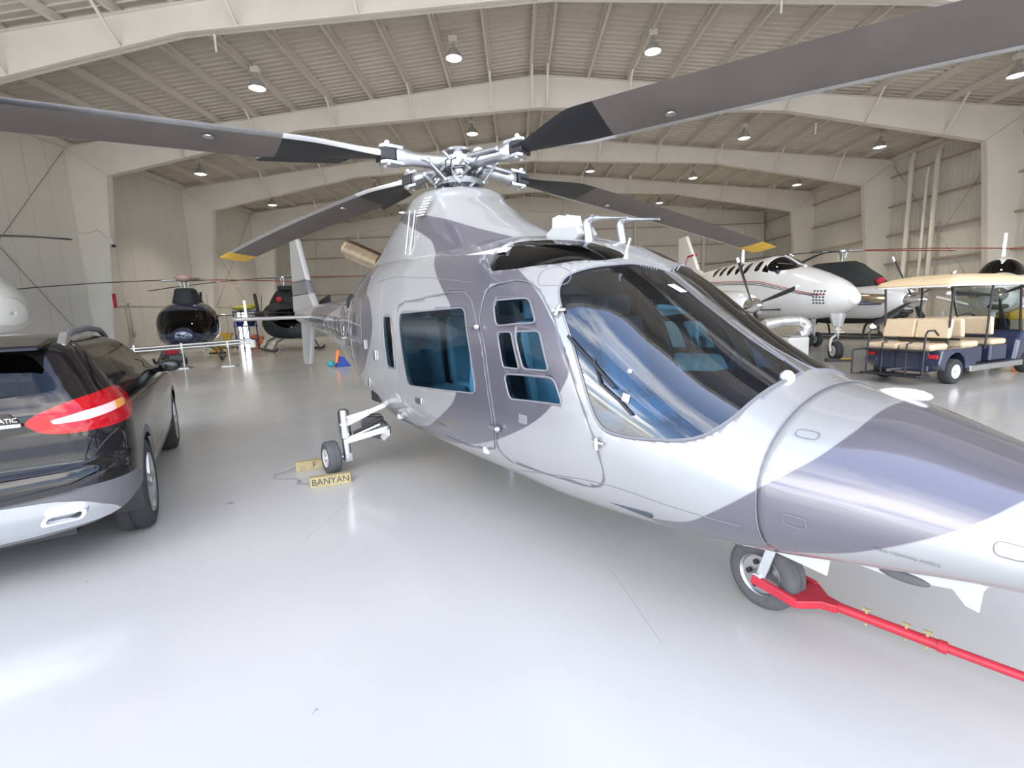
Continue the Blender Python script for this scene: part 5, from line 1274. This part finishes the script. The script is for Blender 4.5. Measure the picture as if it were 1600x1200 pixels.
b2 = small_heli('parked_helicopter', 'black helicopter with red intake plugs standing behind the grey tail fin', (-11.0,23.6,0), -50, 'cover_black', ((171,7.6,.35,'blade_black'),(5,4.6,.10,'red'),(-48,2.4,.30,'blade_black')), 3.50)

for s in (-1,1):
    MB().ell((.12,s*.42,2.42),(.10,.15,.13),14,10).build('intake_plug', 'red_cloth', b2, smooth=60)
MB().box((.05,0,2.95),(.62,.72,.20)).build('cowl_cover', 'cover_black', b2, bevel=.03)
b3 = small_heli('parked_helicopter', 'black covered helicopter behind the nose of the white twin turboprop', (13.3,19.8,0), -50, 'cover_black', ((170,5.2,.30,'blade_black'),(205,3.0,.75,'blade_black'),(12,5.5,.05,'red'),(-8,6.4,.25,'red')), 3.42)
MB().rings([[((xf+xr)/2+(xf-xr)/2*math.copysign(abs(math.cos(t))**.75,math.cos(t)), w*math.copysign(abs(math.sin(t))**.75,math.sin(t)), z) for t in [2*PI*k/28 for k in range(28)]] for z, xf, xr, w in ((2.0,1.2,-2.3,.98),(2.35,.95,-2.15,.85),(2.6,.62,-1.9,.66),(2.85,.35,-1.6,.52),(2.98,.1,-1.3,.36))]).build('cowling_cover', 'cover_black', b3, smooth=60); MB().ell((1.05,-.55,2.15),(.16,.14,.14),12,8).build('red_plug', 'red_cloth', b3, smooth=60)
b4 = small_heli('parked_helicopter', 'pale helicopter almost wholly beyond the left picture edge', (-11.2,9.2,0), -6, 'pale_grey', ((-13,4.25,.28,'blade_black'),(166,5,.3,'blade_black')), 3.25, lift=.80, win=False)

# long silver twin-rail beam lying across in front of the blue helicopter
o = thing('support_beam', 'long silver twin-rail beam on stands in front of the dark blue helicopter', 'beam', (-10.6,16.2,0), 12)
for y, z in ((0,.80),(0,.70)): MB().tube([(-2.6,y,z-.10),(0,y,z),(1.55,y,z+.06)], .045, 10).build('rail', 'alu', o, smooth=60)
for x in (-2.0,-.6,.8):
    MB().box((x,0,.73),(.06,.08,.22)).build('clamp', 'steel', o); st = MB().cyl((x,0,.64),(x,0,.02),.03,n=8).build('stand', 'steel', o); MB().box((x,0,.015),(.4,.4,.03)).build('foot', 'steel', st)
MB().box((1.58,0,.72),(.16,.16,.26)).build('end_bracket', 'white_paint', o, bevel=.02)
def small(nm, lb, cat, loc, deg=0, group=None): return thing(nm, lb, cat, loc, deg, group)
o = small('work_stand', 'blue rolling work stand heaped with cloths beside the black helicopter', 'work stand', (-14.3,25.6,0), -40)
for x in (-.5,.5):
    for y in (-.35,.35): MB().cyl((x,y,.10),(x,y,2.0),.03,n=8).build('post', 'blue_cloth', o); wheel(o, (x,y,.08), (0,1,0), .08, .05, 'rubber', 'steel', .5)
for z in (.5,1.2,1.95): MB().box((0,0,z),(1.1,.8,.05)).build('deck', 'blue_cloth', o)
for x in (-.5,.5): MB().bar((x,-.35,.5),(x,.35,1.9),.03,.03).build('brace', 'blue_cloth', o)
o2 = tag(MB().ell((0,0,0),(.60,.36,.15),18,10).ell((.25,.05,.08),(.35,.25,.14),14,8).build('cloth_bundle', 'cloth_yellow', smooth=60), 'yellow-green cloth bundle lying on top of the blue work stand', 'cloth'); o2.location = (-14.3,25.6,2.13)
for dx, dz, mm, lb in ((-.28,1.45,'blue_cloth','blue'),(.32,1.45,'cover_black','black')):
    b = tag(MB().rings([[(r*math.cos(2*PI*k/12)*1.3,r*math.sin(2*PI*k/12),z) for k in range(12)] for z, r in ((-.22,.12),(-.1,.16),(.1,.16),(.22,.11))]).build('cloth_bag', mm, smooth=60), lb+' cloth bag on the middle deck of the blue work stand', 'bag'); b.location = (-14.3+dx,25.6,dz+.0)
o = small('hose_reel', 'small orange reel on the floor by the blue work stand', 'reel', (-14.9,27.6,0), 30)
MB().lathe([(.34,-.10),(.34,-.06),(.12,-.06),(.12,.06),(.34,.06),(.34,.10)], (0,0,.34), (0,1,0), 22).build('reel', 'orange', o, smooth=30); MB().bar((0,-.14,.34),(-.2,-.14,.02),.04,.03).bar((0,.14,.34),(-.2,.14,.02),.04,.03).bar((0,-.14,.34),(.2,-.14,.02),.04,.03).bar((0,.14,.34),(.2,.14,.02),.04,.03).build('legs_frame', 'black_plastic', o)
o = small('drawbar', 'curved white drawbar resting on the floor beside the orange reel', 'drawbar', (-13.2,26.3,0), -15)
MB().tube([(-.7,0,.06),(-.45,0,.14),(-.1,0,.40),(.4,0,.58),(1.1,0,.64)], .05, 10).build('arm', 'white_paint', o, smooth=60); MB().box((-.75,0,.05),(.2,.3,.10)).build('foot', 'white_paint', o, bevel=.01)
for k, (x, y, lb) in enumerate(((-16.1,26.9,'taller yellow stand in front of the bright doorway'),(-14.2,22.8,'low yellow stand near the dark blue helicopter'))):
    o = small('yellow_stand', lb, 'stand', (x,y,0)); h = .85 if k == 0 else .34
    MB().prism([(-.22,0),(.22,0),(.16,h*.8),(.28,h*.8),(.28,h),(-.28,h),(-.28,h*.8),(-.16,h*.8)], -.14, .14, lambda a,z,d: (a,d,z)).build('body', 'yellow', o, bevel=.02); MB().box((0,0,.03),(.56,.4,.06)).build('base', 'black_plastic', o)
o = small('folding_chair', 'black folding chair by the left columns', 'chair', (-16.3,25.6,0), 200)
MB().box((0,0,.46),(.42,.42,.04)).build('seat','black_plastic',o,bevel=.01); MB().prism([(-.20,.55),(-.17,.55),(-.33,.98),(-.36,.98)], -.21, .21, lambda a,z,d: (a,d,z)).build('backrest','black_plastic',o,bevel=.01)
for s in (-1,1):
    MB().bar((.2,s*.2,0),(-.2,s*.2,.6),.02,.02).build('leg','black_plastic',o); MB().bar((-.2,s*.2,0),(.18,s*.2,.46),.02,.02).build('leg','black_plastic',o)
o = small('drill_bag', 'small blue and orange bag on the floor under the grey tail boom', 'bag', (-5.5,15.0,0), 30)
MB().prism([(-.2,0),(.25,0),(.05,.30),(-.05,.30)], -.16, .16, lambda a,z,d: (a,d,z)).build('bag_body','blue_cloth',o,bevel=.02); MB().tube([(-.15,0,.12),(-.1,0,.42),(-.08,0,.5)], .05, 8).build('handle','orange',o); MB().ell((-.32,0,.10),(.12,.12,.09),12,8).build('pouch','teal',o,smooth=60)
o = small('ground_tug', 'small red and black tug below the nose of the dark blue helicopter', 'tug', (-12.6,17.6,0), -40)
MB().box((0,0,.26),(.9,.5,.24)).build('chassis','dark_metal',o,bevel=.03); MB().box((-.15,0,.46),(.4,.4,.18)).build('motor','red_cloth',o,bevel=.03); MB().tube([(.4,0,.34),(.8,0,.55),(1.0,0,.8)], .025, 8).build('tiller','steel',o)
for x in (-.3,.3):
    for y in (-.27,.27): wheel(o, (x,y,.13), (0,1,0), .13, .08, 'rubber', 'amber', .5)
o = small('shelf_rack', 'pale wall rack with shelves beyond the golf cart by the right wall', 'rack', (21.2,28.9,0), 90)
for x in (-1.1,1.1):
    for y in (-.3,.3): MB().box((x,y,1.1),(.06,.06,2.2)).build('upright','steel_cream',o)
for z in (.3,.9,1.5,2.1): MB().box((0,0,z),(2.3,.66,.05)).build('shelf','steel_cream',o)
o = small('floor_machine', 'yellow machine parked at the far right behind the nose-on airplane', 'machine', (19.8,19.6,0), 60)
MB().box((0,0,.95),(1.6,1.0,.9)).build('body','yellow',o,bevel=.08); MB().box((.1,0,1.6),(.7,.8,.4)).build('cab','black_plastic',o,bevel=.05)
for x in (-.5,.5):
    for y in (-.5,.5): wheel(o, (x,y,.28), (0,1,0), .28, .18, 'rubber', 'steel', .5)

o = thing('spare_blade', 'long black rotor blade held level on two thin stands left of the grey tail', 'rotor blade', (-11.1,21.9,0), 2)
MB().rings([[(x, a, 1.80-.03*abs(x)+b) for a, b in foil(c,.05,c/2)] for x, c in ((-2.3,.10),(-2.0,.26),(0,.28),(1.9,.28),(2.2,.2))]).build('blade', 'blade_black', o, smooth=50)
MB().tube([(-2.55,0,1.73),(-2.25,0,1.73)], .06, 10).build('root_fitting', 'steel', o, smooth=50)
for x in (-1.9,1.6):
    st = MB().cyl((x,0,1.73),(x,0,.02),.025,n=8).build('stand', 'steel', o); MB().box((x,0,.015),(.4,.4,.03)).build('foot', 'steel', st); MB().box((x,0,1.74),(.08,.34,.03)).build('cradle', 'steel', st)
